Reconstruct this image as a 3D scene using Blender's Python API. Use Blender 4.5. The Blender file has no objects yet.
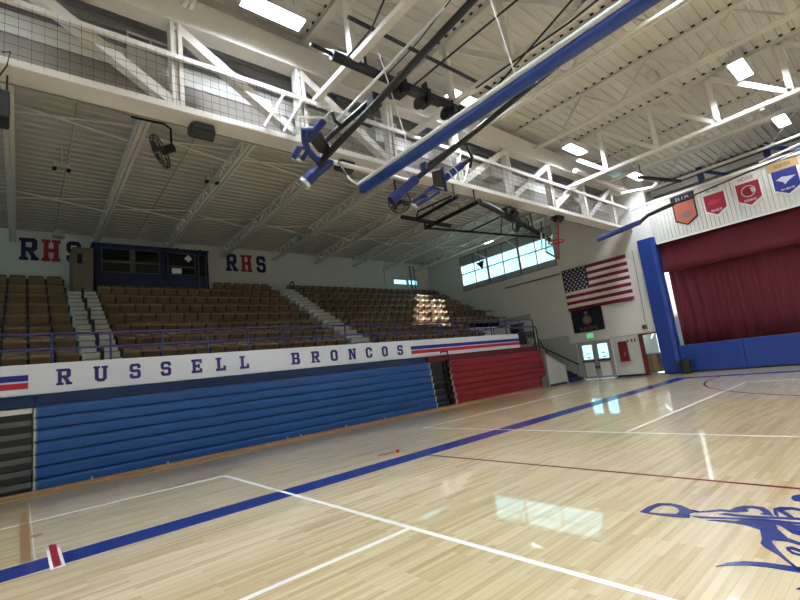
import bpy, bmesh, math, random
from mathutils import Vector, Matrix
from mathutils.geometry import tessellate_polygon
random.seed(7)
SC = bpy.context.scene
COL = SC.collection
V = Vector
ORD = ['first','second','third','fourth','fifth','sixth','seventh','eighth','ninth','tenth','eleventh','twelfth','thirteenth',
       'fourteenth','fifteenth','sixteenth','seventeenth','eighteenth','nineteenth','twentieth','twenty-first','twenty-second',
       'twenty-third','twenty-fourth','twenty-fifth','twenty-sixth']

# ------------------------------------------------------------------ materials
def lin(c):
    return tuple(((x/255)/12.92 if x/255 <= .04045 else ((x/255+.055)/1.055)**2.4) for x in c)
def pset(b, k, v):
    if k in b.inputs: b.inputs[k].default_value = v
def mat(name, rgb, rough=.6, metal=0., noise=0., nscale=3., bump=0., bscale=60., spec=.5, coat=0.):
    m = bpy.data.materials.new(name); m.use_nodes = True
    nt = m.node_tree; b = nt.nodes['Principled BSDF']
    c = lin(rgb)
    pset(b, 'Base Color', (*c, 1)); pset(b, 'Roughness', rough); pset(b, 'Metallic', metal); pset(b, 'Specular IOR Level', spec)
    pset(b, 'Coat Weight', coat)
    if noise or bump:
        tc = nt.nodes.new('ShaderNodeTexCoord')
    if noise:
        n = nt.nodes.new('ShaderNodeTexNoise'); n.inputs['Scale'].default_value = nscale; n.inputs['Detail'].default_value = 5
        r = nt.nodes.new('ShaderNodeValToRGB')
        r.color_ramp.elements[0].position = .3; r.color_ramp.elements[1].position = .7
        r.color_ramp.elements[0].color = (*[x*(1-noise) for x in c], 1); r.color_ramp.elements[1].color = (*[min(1, x*(1+noise)) for x in c], 1)
        nt.links.new(tc.outputs['Object'], n.inputs['Vector']); nt.links.new(n.outputs['Fac'], r.inputs['Fac']); nt.links.new(r.outputs['Color'], b.inputs['Base Color'])
    if bump:
        n2 = nt.nodes.new('ShaderNodeTexNoise'); n2.inputs['Scale'].default_value = bscale; n2.inputs['Detail'].default_value = 3
        bp = nt.nodes.new('ShaderNodeBump'); bp.inputs['Strength'].default_value = bump; bp.inputs['Distance'].default_value = .01
        nt.links.new(tc.outputs['Object'], n2.inputs['Vector']); nt.links.new(n2.outputs['Fac'], bp.inputs['Height']); nt.links.new(bp.outputs['Normal'], b.inputs['Normal'])
    return m
def emis(name, rgb, s):
    m = bpy.data.materials.new(name); m.use_nodes = True; nt = m.node_tree
    b = nt.nodes['Principled BSDF']
    pset(b, 'Base Color', (*lin(rgb), 1)); pset(b, 'Emission Color', (*lin(rgb), 1)); pset(b, 'Emission Strength', s)
    return m
def glass(name, tint=(1, 1, 1), gl=.08):
    m = bpy.data.materials.new(name); m.use_nodes = True; nt = m.node_tree
    for n in list(nt.nodes):
        if n.type != 'OUTPUT_MATERIAL': nt.nodes.remove(n)
    out = [n for n in nt.nodes if n.type == 'OUTPUT_MATERIAL'][0]
    t = nt.nodes.new('ShaderNodeBsdfTransparent'); t.inputs[0].default_value = (*tint, 1)
    g = nt.nodes.new('ShaderNodeBsdfGlossy'); g.inputs['Roughness'].default_value = .03
    mx = nt.nodes.new('ShaderNodeMixShader'); mx.inputs[0].default_value = gl
    nt.links.new(t.outputs[0], mx.inputs[1]); nt.links.new(g.outputs[0], mx.inputs[2]); nt.links.new(mx.outputs[0], out.inputs[0])
    return m
def maple(name):
    """strip maple floor, strips running along X, with a satin lacquer"""
    m = bpy.data.materials.new(name); m.use_nodes = True; nt = m.node_tree; b = nt.nodes['Principled BSDF']; N = nt.nodes.new; L = nt.links.new
    tc = N('ShaderNodeTexCoord')
    br = N('ShaderNodeTexBrick'); br.offset = .37; br.offset_frequency = 2
    br.inputs['Scale'].default_value = 1.; br.inputs['Brick Width'].default_value = .8; br.inputs['Row Height'].default_value = .062
    br.inputs['Mortar Size'].default_value = .0012; br.inputs['Mortar Smooth'].default_value = .2; br.inputs['Bias'].default_value = 0
    br.inputs['Color1'].default_value = (0, 0, 0, 1); br.inputs['Color2'].default_value = (1, 1, 1, 1); br.inputs['Mortar'].default_value = (.05, .05, .05, 1)
    L(tc.outputs['Object'], br.inputs['Vector'])
    # second, finer variation so that strips differ along their row
    mp = N('ShaderNodeMapping'); mp.inputs['Scale'].default_value = (.62, 16.1, 1)
    L(tc.outputs['Object'], mp.inputs['Vector'])
    wn = N('ShaderNodeTexNoise'); wn.inputs['Scale'].default_value = 1.; wn.inputs['Detail'].default_value = 2
    L(mp.outputs[0], wn.inputs['Vector'])
    gr = N('ShaderNodeMapping'); gr.inputs['Scale'].default_value = (2.2, 55, 1); L(tc.outputs['Object'], gr.inputs['Vector'])
    gn = N('ShaderNodeTexNoise'); gn.inputs['Scale'].default_value = 1.4; gn.inputs['Detail'].default_value = 5; gn.inputs['Roughness'].default_value = .65
    L(gr.outputs[0], gn.inputs['Vector'])
    a = N('ShaderNodeMath'); a.operation = 'MULTIPLY_ADD'; a.inputs[1].default_value = .5; L(br.outputs['Color'], a.inputs[0])
    s = N('ShaderNodeMath'); s.operation = 'MULTIPLY'; s.inputs[1].default_value = .75; L(wn.outputs['Fac'], s.inputs[0]); L(s.outputs[0], a.inputs[2])
    a2 = N('ShaderNodeMath'); a2.operation = 'MULTIPLY_ADD'; a2.inputs[1].default_value = .35; L(gn.outputs['Fac'], a2.inputs[0]); L(a.outputs[0], a2.inputs[2])
    r = N('ShaderNodeValToRGB'); e = r.color_ramp.elements
    e[0].position = .22; e[0].color = (*lin((148, 122, 80)), 1)
    e[1].position = 1.15 if False else 1.; e[1].color = (*lin((229, 212, 173)), 1)
    k = e.new(.42); k.color = (*lin((188, 163, 118)), 1)
    k = e.new(.66); k.color = (*lin((211, 189, 145)), 1)
    L(a2.outputs[0], r.inputs['Fac'])
    mo = N('ShaderNodeMixRGB'); mo.blend_type = 'MULTIPLY'; mo.inputs['Color2'].default_value = (.8, .75, .68, 1)
    L(br.outputs['Fac'], mo.inputs['Fac']); L(r.outputs['Color'], mo.inputs['Color1']); L(mo.outputs[0], b.inputs['Base Color'])
    pset(b, 'Roughness', .3); pset(b, 'Specular IOR Level', .4); pset(b, 'Coat Weight', .9); pset(b, 'Coat Roughness', .035)
    bp = N('ShaderNodeBump'); bp.inputs['Strength'].default_value = .05; bp.inputs['Distance'].default_value = .002
    L(a.outputs[0], bp.inputs['Height']); L(bp.outputs['Normal'], b.inputs['Normal'])
    return m
M = dict(
    maple=maple('maple floor'),
    white=mat('white steel paint', (226, 223, 216), .45, noise=.04), cream=mat('ceiling deck paint', (208, 205, 198), .6, noise=.05, nscale=.7),
    lowdeck=mat('low roof deck paint', (200, 197, 190), .65, noise=.06, nscale=.8), joist=mat('joist paint', (236, 233, 227), .55),
    wall=mat('painted block', (220, 219, 214), .75, noise=.03, nscale=.6, bump=.25, bscale=9), grey=mat('grey wainscot paint', (172, 172, 170), .7, noise=.04),
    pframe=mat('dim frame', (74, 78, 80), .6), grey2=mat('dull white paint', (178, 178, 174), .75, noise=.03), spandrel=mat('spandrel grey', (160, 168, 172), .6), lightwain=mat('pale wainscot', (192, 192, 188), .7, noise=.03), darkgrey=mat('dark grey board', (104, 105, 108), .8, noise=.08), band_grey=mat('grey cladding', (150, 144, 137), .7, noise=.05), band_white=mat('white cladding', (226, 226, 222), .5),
    band_dark=mat('dark cladding', (150, 151, 156), .8, noise=.06),
    corr=mat('white ribbed panel', (206, 205, 197), .55, noise=.03),
    blue=mat('blue bleacher plastic', (22, 80, 146), .4), red=mat('red bleacher plastic', (138, 24, 40), .42),
    navyfascia=mat('dark blue fascia', (10, 38, 76), .6), redfascia=mat('dark red fascia', (98, 18, 30), .6),
    black=mat('black paint', (22, 22, 24), .45), blackm=mat('black steel', (14, 15, 20), .45), darkstep=mat('dark step', (38, 41, 45), .6), greystep=mat('grey step', (88, 92, 94), .6),
    cap=mat('pale end cap', (196, 196, 192), .5), board=mat('varnished board', (172, 138, 98), .4, noise=.15, nscale=4), banner=mat('white banner board', (236, 242, 252), .5),
    letter=mat('deep blue letter', (40, 20, 118), .5), letternavy=mat('navy letter', (24, 28, 72), .6), lred=mat('red letter', (176, 28, 52), .6), stripeb=mat('blue stripe', (22, 26, 150), .5), striper=mat('red stripe', (190, 32, 52), .5),
    seat=mat('brown seat plastic', (118, 93, 68), .24, noise=.1, nscale=9), seatd=mat('brown seat pan', (136, 109, 80), .28, noise=.1, nscale=9), iron=mat('dark iron', (36, 30, 28), .5),
    concrete=mat('pale stair paint', (214, 214, 206), .7, noise=.08, nscale=4), terrace=mat('dark terrace', (52, 46, 42), .8, noise=.1), railp=mat('purple blue rail paint', (66, 62, 128), .4),
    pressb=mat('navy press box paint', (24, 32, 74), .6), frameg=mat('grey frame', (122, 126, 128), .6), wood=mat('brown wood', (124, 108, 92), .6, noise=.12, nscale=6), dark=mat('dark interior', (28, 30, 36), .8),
    paper=mat('white paper', (224, 226, 226), .7), maroon=mat('maroon curtain', (86, 11, 28), .85, noise=.08, nscale=6), pad=mat('blue vinyl pad', (20, 54, 132), .4, bump=.08, bscale=30),
    padn=mat('navy foam pad', (26, 42, 114), .45), lineblue=mat('blue floor paint', (14, 44, 122), .22), linewhite=mat('white floor paint', (252, 251, 248), .2), linemar=mat('maroon floor paint', (124, 26, 36), .25), linered=mat('red floor paint', (160, 30, 44), .3), tan=mat('worn brown tape', (150, 116, 82), .4),
    flagred=mat('flag red', (122, 16, 38), .8), flagwhite=mat('flag white', (226, 222, 220), .8), flagblue=mat('flag blue', (26, 30, 66), .8), kansas=mat('navy flag cloth', (16, 18, 40), .8), gold=mat('gold print', (140, 110, 88), .7), sealm=mat('seal print', (92, 80, 76), .7),
    orange=mat('orange felt', (160, 88, 66), .85, noise=.06), redfelt=mat('red felt', (140, 24, 48), .85, noise=.06), redfelt2=mat('crimson felt', (132, 16, 34), .85, noise=.06), bluefelt=mat('royal blue felt', (20, 32, 108), .85, noise=.06), goldfelt=mat('gold felt', (156, 124, 76), .85), blackfelt=mat('black felt', (24, 24, 26), .85), greyprint=mat('grey print', (110, 92, 92), .8), lgrey=mat('light grey print', (176, 176, 180), .8),
    doorgrey=mat('grey door paint', (158, 161, 162), .5), doorwhite=mat('white door panel', (228, 229, 229), .5), frred=mat('dark red frame', (112, 26, 34), .5), cabred=mat('red cabinet', (108, 16, 26), .45), navystep=mat('navy stair', (28, 34, 84), .5),
    metal=mat('galvanised metal', (160, 162, 164), .35, metal=.8), duct=mat('duct metal', (186, 184, 178), .5), net=mat('net cord', (44, 44, 44), .8), lightbody=mat('lamp body', (210, 210, 210), .4),
    curtainroll=mat('blue vinyl roll', (30, 62, 136), .4), rollwhite=mat('white vinyl roll', (214, 218, 224), .45), bag=mat('black bag', (24, 24, 26), .3), tanpipe=mat('brown pole', (136, 122, 104), .5),
    bluesteel=mat('blue steel', (30, 42, 92), .5), board2=mat('grey blue board', (150, 178, 196), .5), glass=glass('clear pane', (.97, .99, 1.), .06), tintglass=glass('dim pane', (.55, .58, .62), .06), boardglass=glass('backboard glass', (.86, .9, .9), .12),
    lamp=emis('lamp lens', (237, 245, 255), 138), exitg=emis('exit face', (90, 215, 135), .75), striplamp=emis('strip lens', (246, 249, 255), 12), rim=mat('red rim', (196, 40, 30), .4),
)

# ------------------------------------------------------------------ mesh helpers
class MB:
    def __init__(s): s.v = []; s.f = []; s.mi = []
    def add(s, vs, fs, mi=0):
        o = len(s.v); s.v += [tuple(p) for p in vs]; s.f += [tuple(i+o for i in f) for f in fs]; s.mi += [mi]*len(fs); return s
    def box(s, x0, x1, y0, y1, z0, z1, mi=0):
        x0, x1 = min(x0, x1), max(x0, x1); y0, y1 = min(y0, y1), max(y0, y1); z0, z1 = min(z0, z1), max(z0, z1)
        return s.add([(x, y, z) for z in (z0, z1) for y in (y0, y1) for x in (x0, x1)], [(0, 2, 3, 1), (4, 5, 7, 6), (0, 1, 5, 4), (2, 6, 7, 3), (0, 4, 6, 2), (1, 3, 7, 5)], mi)
    def pbox(s, x0, x1, y0, y1, z0, z1):
        F = 21.62/21.0; return s.box(x0*F, x1*F, y0, y1, 1.6+(z0-1.6)*F, 1.6+(z1-1.6)*F)
    def frame(s, p, q, up=(0, 0, 1)):
        d = (V(q)-V(p)).normalized(); u = V(up)
        if abs(d.dot(u)) > .97: u = V((1, 0, 0)) if abs(d.x) < .9 else V((0, 1, 0))
        a = d.cross(u).normalized(); b = a.cross(d).normalized(); return d, a, b
    def bar(s, p, q, w, h, up=(0, 0, 1), mi=0):
        d, a, b = s.frame(p, q, up); p, q = V(p), V(q)
        vs = [c + a*(w/2*i) + b*(h/2*j) for c in (p, q) for i, j in ((-1, -1), (1, -1), (1, 1), (-1, 1))]
        return s.add(vs, [(0, 1, 2, 3), (7, 6, 5, 4), (0, 4, 5, 1), (1, 5, 6, 2), (2, 6, 7, 3), (3, 7, 4, 0)], mi)
    def tube(s, pts, r, n=8, closed=False, mi=0):
        pts = [V(p) for p in pts]; N = len(pts); rings = []
        for i, p in enumerate(pts):
            a = pts[i-1] if (i > 0 or closed) else p; b = pts[(i+1) % N] if (i < N-1 or closed) else p
            rr = r[i] if isinstance(r, (list, tuple)) else r
            d, x, y = s.frame(a, b)
            rings.append([p + x*math.cos(t)*rr + y*math.sin(t)*rr for t in [2*math.pi*k/n for k in range(n)]])
        vs = [q for g in rings for q in g]; fs = []
        for i in range(N if closed else N-1):
            j = (i+1) % N
            for k in range(n): fs.append((i*n+k, i*n+(k+1) % n, j*n+(k+1) % n, j*n+k))
        if not closed: fs += [tuple(range(n))[::-1], tuple((N-1)*n+k for k in range(n))]
        return s.add(vs, fs, mi)
    def prism(s, prof, axis, a, b, mi=0):
        """convex or simple profile [(p,q)] pushed along axis x: (y,z), y: (x,z), z: (x,y)"""
        def P(t, p, q): return (t, p, q) if axis == 'x' else (p, t, q) if axis == 'y' else (p, q, t)
        n = len(prof); vs = [P(a, *c) for c in prof] + [P(b, *c) for c in prof]
        fs = [(i, (i+1) % n, n+(i+1) % n, n+i) for i in range(n)]
        for t in tessellate_polygon([[V((c[0], c[1], 0)) for c in prof]]):
            fs.append(tuple(t)); fs.append(tuple(n+i for i in t[::-1]))
        return s.add(vs, fs, mi)
    def plate(s, pts, th, mi=0):
        """flat polygon of 3D points with a thickness along its normal"""
        P = [V(p) for p in pts]; nrm = V((0, 0, 0))
        for i in range(len(P)): nrm += P[i].cross(P[(i+1) % len(P)])
        nrm.normalize(); n = len(P); vs = [p+nrm*th/2 for p in P]+[p-nrm*th/2 for p in P]
        fs = [(i, (i+1) % n, n+(i+1) % n, n+i) for i in range(n)]
        ax = max(range(3), key=lambda k: abs(nrm[k])); kk = [k for k in range(3) if k != ax]
        for t in tessellate_polygon([[V((p[kk[0]], p[kk[1]], 0)) for p in P]]):
            fs.append(tuple(t)); fs.append(tuple(n+i for i in t[::-1]))
        return s.add(vs, fs, mi)
    def build(s, name, m, parent=None, smooth=False, bevel=0, label=None):
        off = V((0, 0, 0)); p = parent
        while p is not None: off += p.location; p = p.parent
        me = bpy.data.meshes.new(name); me.from_pydata([tuple(V(c)-off) for c in s.v], [], s.f)
        ms = m if isinstance(m, (list, tuple)) else [m]
        for k in ms: me.materials.append(M[k])
        if len(ms) > 1:
            for poly, i in zip(me.polygons, s.mi): poly.material_index = i
        bm = bmesh.new(); bm.from_mesh(me); bmesh.ops.recalc_face_normals(bm, faces=bm.faces[:]); bm.to_mesh(me); bm.free()
        if smooth:
            for poly in me.polygons: poly.use_smooth = True
            try: me.set_sharp_from_angle(angle=math.radians(40))
            except Exception: pass
        o = bpy.data.objects.new(name, me); COL.objects.link(o); o.parent = parent
        if bevel:
            b = o.modifiers.new('bevel', 'BEVEL'); b.width = bevel; b.segments = 2; b.limit_method = 'ANGLE'
        if label: o['label'] = label
        return o
def tag(o, label, cat, group=None):
    o['label'] = label; o['category'] = cat
    if group: o['group'] = group
    return o
def thing(name, label, cat, loc=(0, 0, 0), group=None):
    o = bpy.data.objects.new(name, None); o.location = loc; COL.objects.link(o); o.empty_display_size = .2
    return tag(o, label, cat, group)
def struct(mb, name, m, **k):
    o = mb.build(name, m, **k); o['kind'] = 'structure'; return o
def part(o, mb, name, m, **k): return mb.build(name, m, o, **k)
def text(parent, name, s, m, centre, right, up, height, depth=.006, width=None, label=None):
    cu = bpy.data.curves.new(name, 'FONT'); cu.body = s; cu.align_x = 'CENTER'; cu.align_y = 'CENTER'; cu.size = 1; cu.extrude = .02
    t = bpy.data.objects.new(name, cu); COL.objects.link(t)
    dg = bpy.context.evaluated_depsgraph_get(); me = bpy.data.meshes.new_from_object(t.evaluated_get(dg)); bpy.data.objects.remove(t); bpy.data.curves.remove(cu)
    xs = [v.co.x for v in me.vertices]; ys = [v.co.y for v in me.vertices]
    w, h = max(xs)-min(xs), max(ys)-min(ys); cx, cy = (max(xs)+min(xs))/2, (max(ys)+min(ys))/2
    sx = sy = height/h
    if width: sx = width/w
    R, U = V(right), V(up); N = R.cross(U); C = V(centre); off = V((0, 0, 0)); p = parent
    while p is not None: off += p.location; p = p.parent
    for v in me.vertices: v.co = C - off + R*((v.co.x-cx)*sx) + U*((v.co.y-cy)*sy) + N*(v.co.z/.02*depth)
    me.name = name; me.materials.clear(); me.materials.append(M[m])
    o = bpy.data.objects.new(name, me); COL.objects.link(o); o.parent = parent
    if label: o['label'] = label
    return o
# varsity block letters on a 6 x 8 grid
def _r(a, b, c, d): return [(a, b), (c, b), (c, d), (a, d)]
BL = {
 'R': [_r(.6, 0, 2.1, 8), _r(0, 0, 2.8, 1.1), _r(0, 6.9, .7, 8), [(2, 6.6), (4, 6.6), (4.8, 8), (2, 8)], [(3.9, 4.5), (5.6, 4.2), (5.6, 7.2), (4.8, 8), (3.9, 6.7)], [(2, 3.3), (4.7, 3.3), (5.6, 4.2), (4.1, 4.7), (2, 4.7)], [(2.5, 3.5), (4.1, 3.5), (5.6, .9), (3.9, .9)], _r(3.6, 0, 6.1, 1.1)],
 'U': [_r(.5, 1.2, 2.1, 7.2), _r(3.9, 1.2, 5.5, 7.2), [(.5, 1.4), (1.8, 0), (2.6, 1.6), (2.1, 2.1)], [(5.5, 1.4), (4.2, 0), (3.4, 1.6), (3.9, 2.1)], _r(1.7, 0, 4.3, 1.55), _r(0, 6.9, 2.7, 8), _r(3.3, 6.9, 6, 8)],
 'S': [[(.5, 4.5), (2, 4.7), (2, 6.4), (1.5, 8), (.5, 7)], [(1.3, 6.5), (4.7, 6.5), (4.7, 8), (1.3, 8)], [(4, 5.5), (5.5, 5.5), (5.5, 7), (4.6, 8), (4, 6.6)], [(.5, 4.6), (1.4, 3.4), (4.6, 3.4), (5.5, 3.6), (4.6, 4.9), (1.6, 4.9)], [(4, 1.5), (4.6, 0), (5.5, 1), (5.5, 3.7), (4, 3.7)], [(1.3, 0), (4.7, 0), (4.7, 1.5), (1.3, 1.5)], [(.5, 1), (1.4, 0), (2, 1.4), (2, 2.6), (.5, 2.6)]],
 'E': [_r(.6, 0, 2.2, 8), _r(0, 0, 5.6, 1.5), _r(0, 6.5, 5.6, 8), _r(2, 3.3, 4.2, 4.7), _r(4.3, 0, 5.6, 2.6), _r(4.3, 5.5, 5.6, 8), _r(3.4, 2.8, 4.4, 5.2)],
 'L': [_r(.8, 0, 2.4, 8), _r(0, 0, 5.6, 1.5), _r(0, 6.9, 3.2, 8), _r(4.2, 0, 5.6, 3)],
 'B': [_r(.6, 0, 2.2, 8), _r(0, 0, 4.8, 1.4), _r(0, 6.6, 4.6, 8), _r(2, 3.4, 4.8, 4.7), [(3.9, 4.3), (4.8, 4), (5.4, 4.7), (5.4, 7.2), (4.6, 8), (3.9, 6.7)], [(3.9, 1.3), (4.8, 0), (5.7, .9), (5.7, 3.4), (4.8, 4.3), (3.9, 3.6)]],
 'O': [_r(.4, 1.3, 2, 6.7), _r(4, 1.3, 5.6, 6.7), _r(1.5, 0, 4.5, 1.5), _r(1.5, 6.5, 4.5, 8), [(.4, 1.4), (1.6, 0), (2.3, 1.4), (2, 2)], [(5.6, 1.4), (4.4, 0), (3.7, 1.4), (4, 2)], [(.4, 6.6), (1.6, 8), (2.3, 6.6), (2, 6)], [(5.6, 6.6), (4.4, 8), (3.7, 6.6), (4, 6)]],
 'N': [_r(.5, 0, 1.9, 8), _r(4.2, 0, 5.6, 8), [(1, 8), (2.4, 8), (5.2, 0), (3.9, 0)], _r(0, 0, 2.4, 1.1), _r(0, 6.9, 1.2, 8), _r(3.6, 6.9, 6.1, 8)],
 'C': [_r(.4, 1.3, 2, 6.7), _r(1.5, 0, 4.5, 1.5), _r(1.5, 6.5, 4.5, 8), [(.4, 1.4), (1.6, 0), (2.3, 1.4), (2, 2)], [(.4, 6.6), (1.6, 8), (2.3, 6.6), (2, 6)], [(4, 1.4), (4.4, 0), (5.6, 1.3), (5.6, 3), (4, 3)], [(4, 6.6), (4.4, 8), (5.6, 6.7), (5.6, 5), (4, 5)]],
 'H': [_r(.6, 0, 2.2, 8), _r(3.8, 0, 5.4, 8), _r(2, 3.3, 4, 4.7), _r(0, 0, 2.8, 1.1), _r(3.2, 0, 6, 1.1), _r(0, 6.9, 2.8, 8), _r(3.2, 6.9, 6, 8)],
}
def block_letter(parent, ch, m, x, y, z, w, h, t=.012, name='letter', label=None):
    """letter on a wall that faces -y, centred at x, z"""
    b = MB()
    for k, poly in enumerate(BL[ch]):
        e = k*.0006
        b.prism([(x+(p-3)/6*w, z+(q-4)/8*h) for p, q in poly], 'y', y-t-e, y)
    return b.build(name, m, parent, label=label)

# ------------------------------------------------------------------ camera (pose solved from the photograph's vanishing points)
RX = ((.7615338, -.63704422, -.11933535), (.01179234, .1977123, -.98018916), (.64801791, .74503993, .15807684))
CAMZ = 1.6; FPX = 444.6
cam = bpy.data.cameras.new('camera'); cam.sensor_width = 36; cam.lens = FPX/800*36; cam.clip_end = 200; cam.clip_start = .05
co = bpy.data.objects.new('camera', cam); COL.objects.link(co)
co.matrix_world = Matrix(((RX[0][0], -RX[1][0], -RX[2][0], 0), (RX[0][1], -RX[1][1], -RX[2][1], 0), (RX[0][2], -RX[1][2], -RX[2][2], CAMZ), (0, 0, 0, 1)))
SC.camera = co
def in_view(x, y, z, m=.06):
    d = V((x, y, z-CAMZ)); c = [V(r).dot(d) for r in RX]
    return c[2] > .1 and abs(c[0]/c[2]*FPX/400) < 1+m and abs(c[1]/c[2]*FPX/300) < 1+m

# ------------------------------------------------------------------ dimensions
XE = 23.1      # end wall with stage, doors, windows
YB = 23.0      # wall behind the seats
ZD = 10.15     # main roof deck
YT = 8.4       # long truss
XW, YW, XF = -9., -11.5, 27.   # unseen walls, far wall of the stage house

# ------------------------------------------------------------------ floor and its paint
fl = struct(MB().box(XW-.2, XF+.2, YW-.2, YB+.2, -.2, 0), 'floor', 'maple')
def fplate(name, pts, m, z=.002, label=None):
    b = MB()
    for poly in (pts if isinstance(pts[0][0], (list, tuple)) else [pts]): b.prism(poly, 'z', .0003, z)
    return b.build(name, m, fl, label=label)
def R4(a, b, c, d): return [(a, c), (b, c), (b, d), (a, d)]
fplate('boundary_line', [R4(XW, 20.42, 6.45, 6.95), R4(19.92, 20.42, YW+1, 6.45)], 'lineblue', label='wide blue boundary line')
fplate('court_line', [R4(3.07, 3.13, -6, 9.48), R4(XW, 3.07, 9.42, 9.48), R4(XW, 3.07, 3.8, 3.86)], 'linewhite', .003, label='white volleyball court lines in the foreground')
fplate('court_line', [R4(8.5, 8.56, -6, 9.48), R4(8.56, 17.28, 9.42, 9.48), R4(8.56, 17.28, 3.93, 3.99), R4(17.22, 17.28, -6, 3.93)], 'linewhite', .003, label='white volleyball court lines further back')
fplate('centre_line', R4(5.83, 5.88, -8, 6.45), 'linemar', .0035, label='thin maroon half-court line')
arc = [(18.9+6.45*math.cos(a), -1.1+6.45*math.sin(a)) for a in [math.radians(90+k*6) for k in range(0, 26)]]
ab = []
inner = [(18.9+6.39*math.cos(a), -1.1+6.39*math.sin(a)) for a in [math.radians(90+k*6) for k in range(0, 26)]]
for k in range(25): ab.append([arc[k], arc[k+1], inner[k+1], inner[k]])
ab.append(R4(18.9, 19.92, 5.29, 5.35))
fplate('three_point_line', ab, 'linemar', .0035, label='thin maroon three-point arc')
fplate('table_mark', [R4(.26, .39, 6.36, 7.25)], 'linewhite', .004, label='white edge of the red mark across the blue line')
fplate('table_mark', [R4(.29, .36, 6.4, 7.5)], 'linered', .005, label='short red mark across the blue line')
fplate('tape_mark', [R4(.02, .12, 7.0, 10.55), R4(.125, .26, 8.25, 8.42)], 'tan', .003, label='faded brown tape marks')
fplate('old_line', [R4(.143, .157, 6.95, 11.6)], 'cap', .0025, label='faint pale line across the sideline strip')
LOGO = {
'toparm': [(4.558, 2.121), (4.729, 2.113), (4.868, 2.071), (4.915, 1.976), (4.899, 1.873), (4.808, 1.87), (4.858, 1.939), (4.831, 2.02), (4.729, 2.048), (4.575, 2.054)],
'botarm': [(4.558, 2.121), (4.575, 2.054), (4.591, 1.953), (4.642, 1.833), (4.639, 1.717), (4.598, 1.704), (4.56, 1.806), (4.544, 1.936), (4.545, 2.061)],
'block': [(4.899, 1.873), (4.82, 1.771), (4.803, 1.684), (4.712, 1.739), (4.618, 1.71), (4.642, 1.833), (4.725, 1.83), (4.808, 1.87)],
'topline': [(4.82, 1.771), (4.803, 1.684), (4.862, 1.619), (4.931, 1.558), (4.945, 1.484), (5.045, 1.461), (5.119, 1.416), (5.143, 1.345), (5.084, 1.349), (5.046, 1.385), (4.98, 1.349), (4.905, 1.444), (4.882, 1.546), (4.811, 1.622), (4.755, 1.703)],
'mid': [(4.794, 1.539), (4.85, 1.492), (4.856, 1.36), (4.907, 1.201), (4.962, 1.049), (4.997, .927), (4.952, .921), (4.887, 1.116), (4.822, 1.295), (4.796, 1.449)],
'low': [(4.649, 1.72), (4.692, 1.574), (4.766, 1.398), (4.833, 1.214), (4.85, 1.084), (4.874, .912), (4.826, .906), (4.803, 1.103), (4.779, 1.232), (4.714, 1.43), (4.625, 1.633)],
'loop': [(5.143, 1.345), (5.143, 1.272), (5.052, 1.213), (4.937, 1.168), (4.949, 1.208), (4.943, 1.263), (4.995, 1.242), (5.069, 1.294), (5.084, 1.349)],
'loop2': [(5.134, 1.206), (5.208, 1.169), (5.237, 1.09), (5.202, .951), (5.147, .945), (5.175, 1.081), (5.129, 1.135), (5.044, 1.075), (4.957, 1.029), (4.964, 1.076), (5.051, 1.136), (5.103, 1.172), (4.934, 1.131), (4.976, 1.169)],
'ball': [(5.509, 1.137), (5.592, 1.135), (5.654, 1.092), (5.693, 1.04), (5.583, 1.012), (5.471, 1.025), (5.433, 1.062), (5.438, 1.105)],
'body': [(4.602, 1.58), (4.653, 1.488), (4.681, 1.379), (4.749, 1.337), (4.794, 1.234), (4.808, 1.103), (4.78, .9), (4.539, .871), (4.59, .995), (4.71, 1.075), (4.746, 1.119), (4.64, 1.091), (4.474, 1.001), (4.379, .852), (4.337, .846), (4.401, .99), (4.384, 1.076), (4.34, 1.075), (4.213, 1.018), (4.066, .939), (3.964, .872), (3.837, .786), (3.816, .802), (3.961, .892), (4.121, 1.003), (4.223, 1.102), (4.278, 1.133), (4.355, 1.138), (4.563, 1.19), (4.613, 1.28), (4.628, 1.367), (4.614, 1.479)],
'inner': [(4.284, .984), (4.319, .955), (4.247, .836), (4.197, .83), (4.265, .947), (4.248, .961), (4.212, .923), (4.183, .828), (4.148, .824), (4.184, .935), (4.24, .974)],
'blade': [(3.717, 1.277), (3.816, 1.23), (3.892, 1.153), (3.941, 1.049), (3.965, .924), (3.988, .804), (3.897, .793), (3.885, .911), (3.876, 1.015), (3.843, 1.12), (3.784, 1.21)],
'tip': [(3.638, .836), (3.672, .822), (3.75, .775), (3.68, .767), (3.651, .8)]}
fplate('floor_emblem', list(LOGO.values()), 'lineblue', .0045, label='blue swirling emblem painted on the floor')

# ------------------------------------------------------------------ walls
w = MB()   # end wall, x = 23.1 .. 23.3, beside and behind the seats
for y0, y1, z0, z1 in ((7.6, 8.24, 0, 9.8), (8.24, 9.17, 2.02, 9.8), (9.17, 10.56, 0, 9.8), (10.56, 12.4, 1.98, 9.8), (12.4, 12.7, 0, 9.8), (12.7, 19.85, 0, 6.45), (12.7, 19.85, 8.85, 9.8), (19.85, YB+.2, 0, 9.8)):
    w.box(XE, XE+.2, y0, y1, z0, z1)
we = struct(w, 'wall_end', 'wall')
g = MB(); g.box(XE-.006, XE, 12.46, 12.8, .0, 1.98); g.box(XE-.006, XE, 12.8, 15.0, 0, 2.45); g.box(XE-.006, XE, 15, 19.2, 1, 4.06)
g.box(XE-.006, XE, 8.0, 8.2, .1, 2.0); g.box(XE-.006, XE, 8.05, 10.56, 1.98, 2.04)
g.build('painted_wainscot', 'grey', we)
MB().box(XE-.006, XE, 9.2, 10.5, .1, 1.98).build('painted_wainscot', 'lightwain', we, label='pale grey painted wainscot')
struct(MB().box(XE-.02, XE, 9.17, 10.54, 0, .1), 'baseboard_end', 'black')
b = MB()
n = 120
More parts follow.
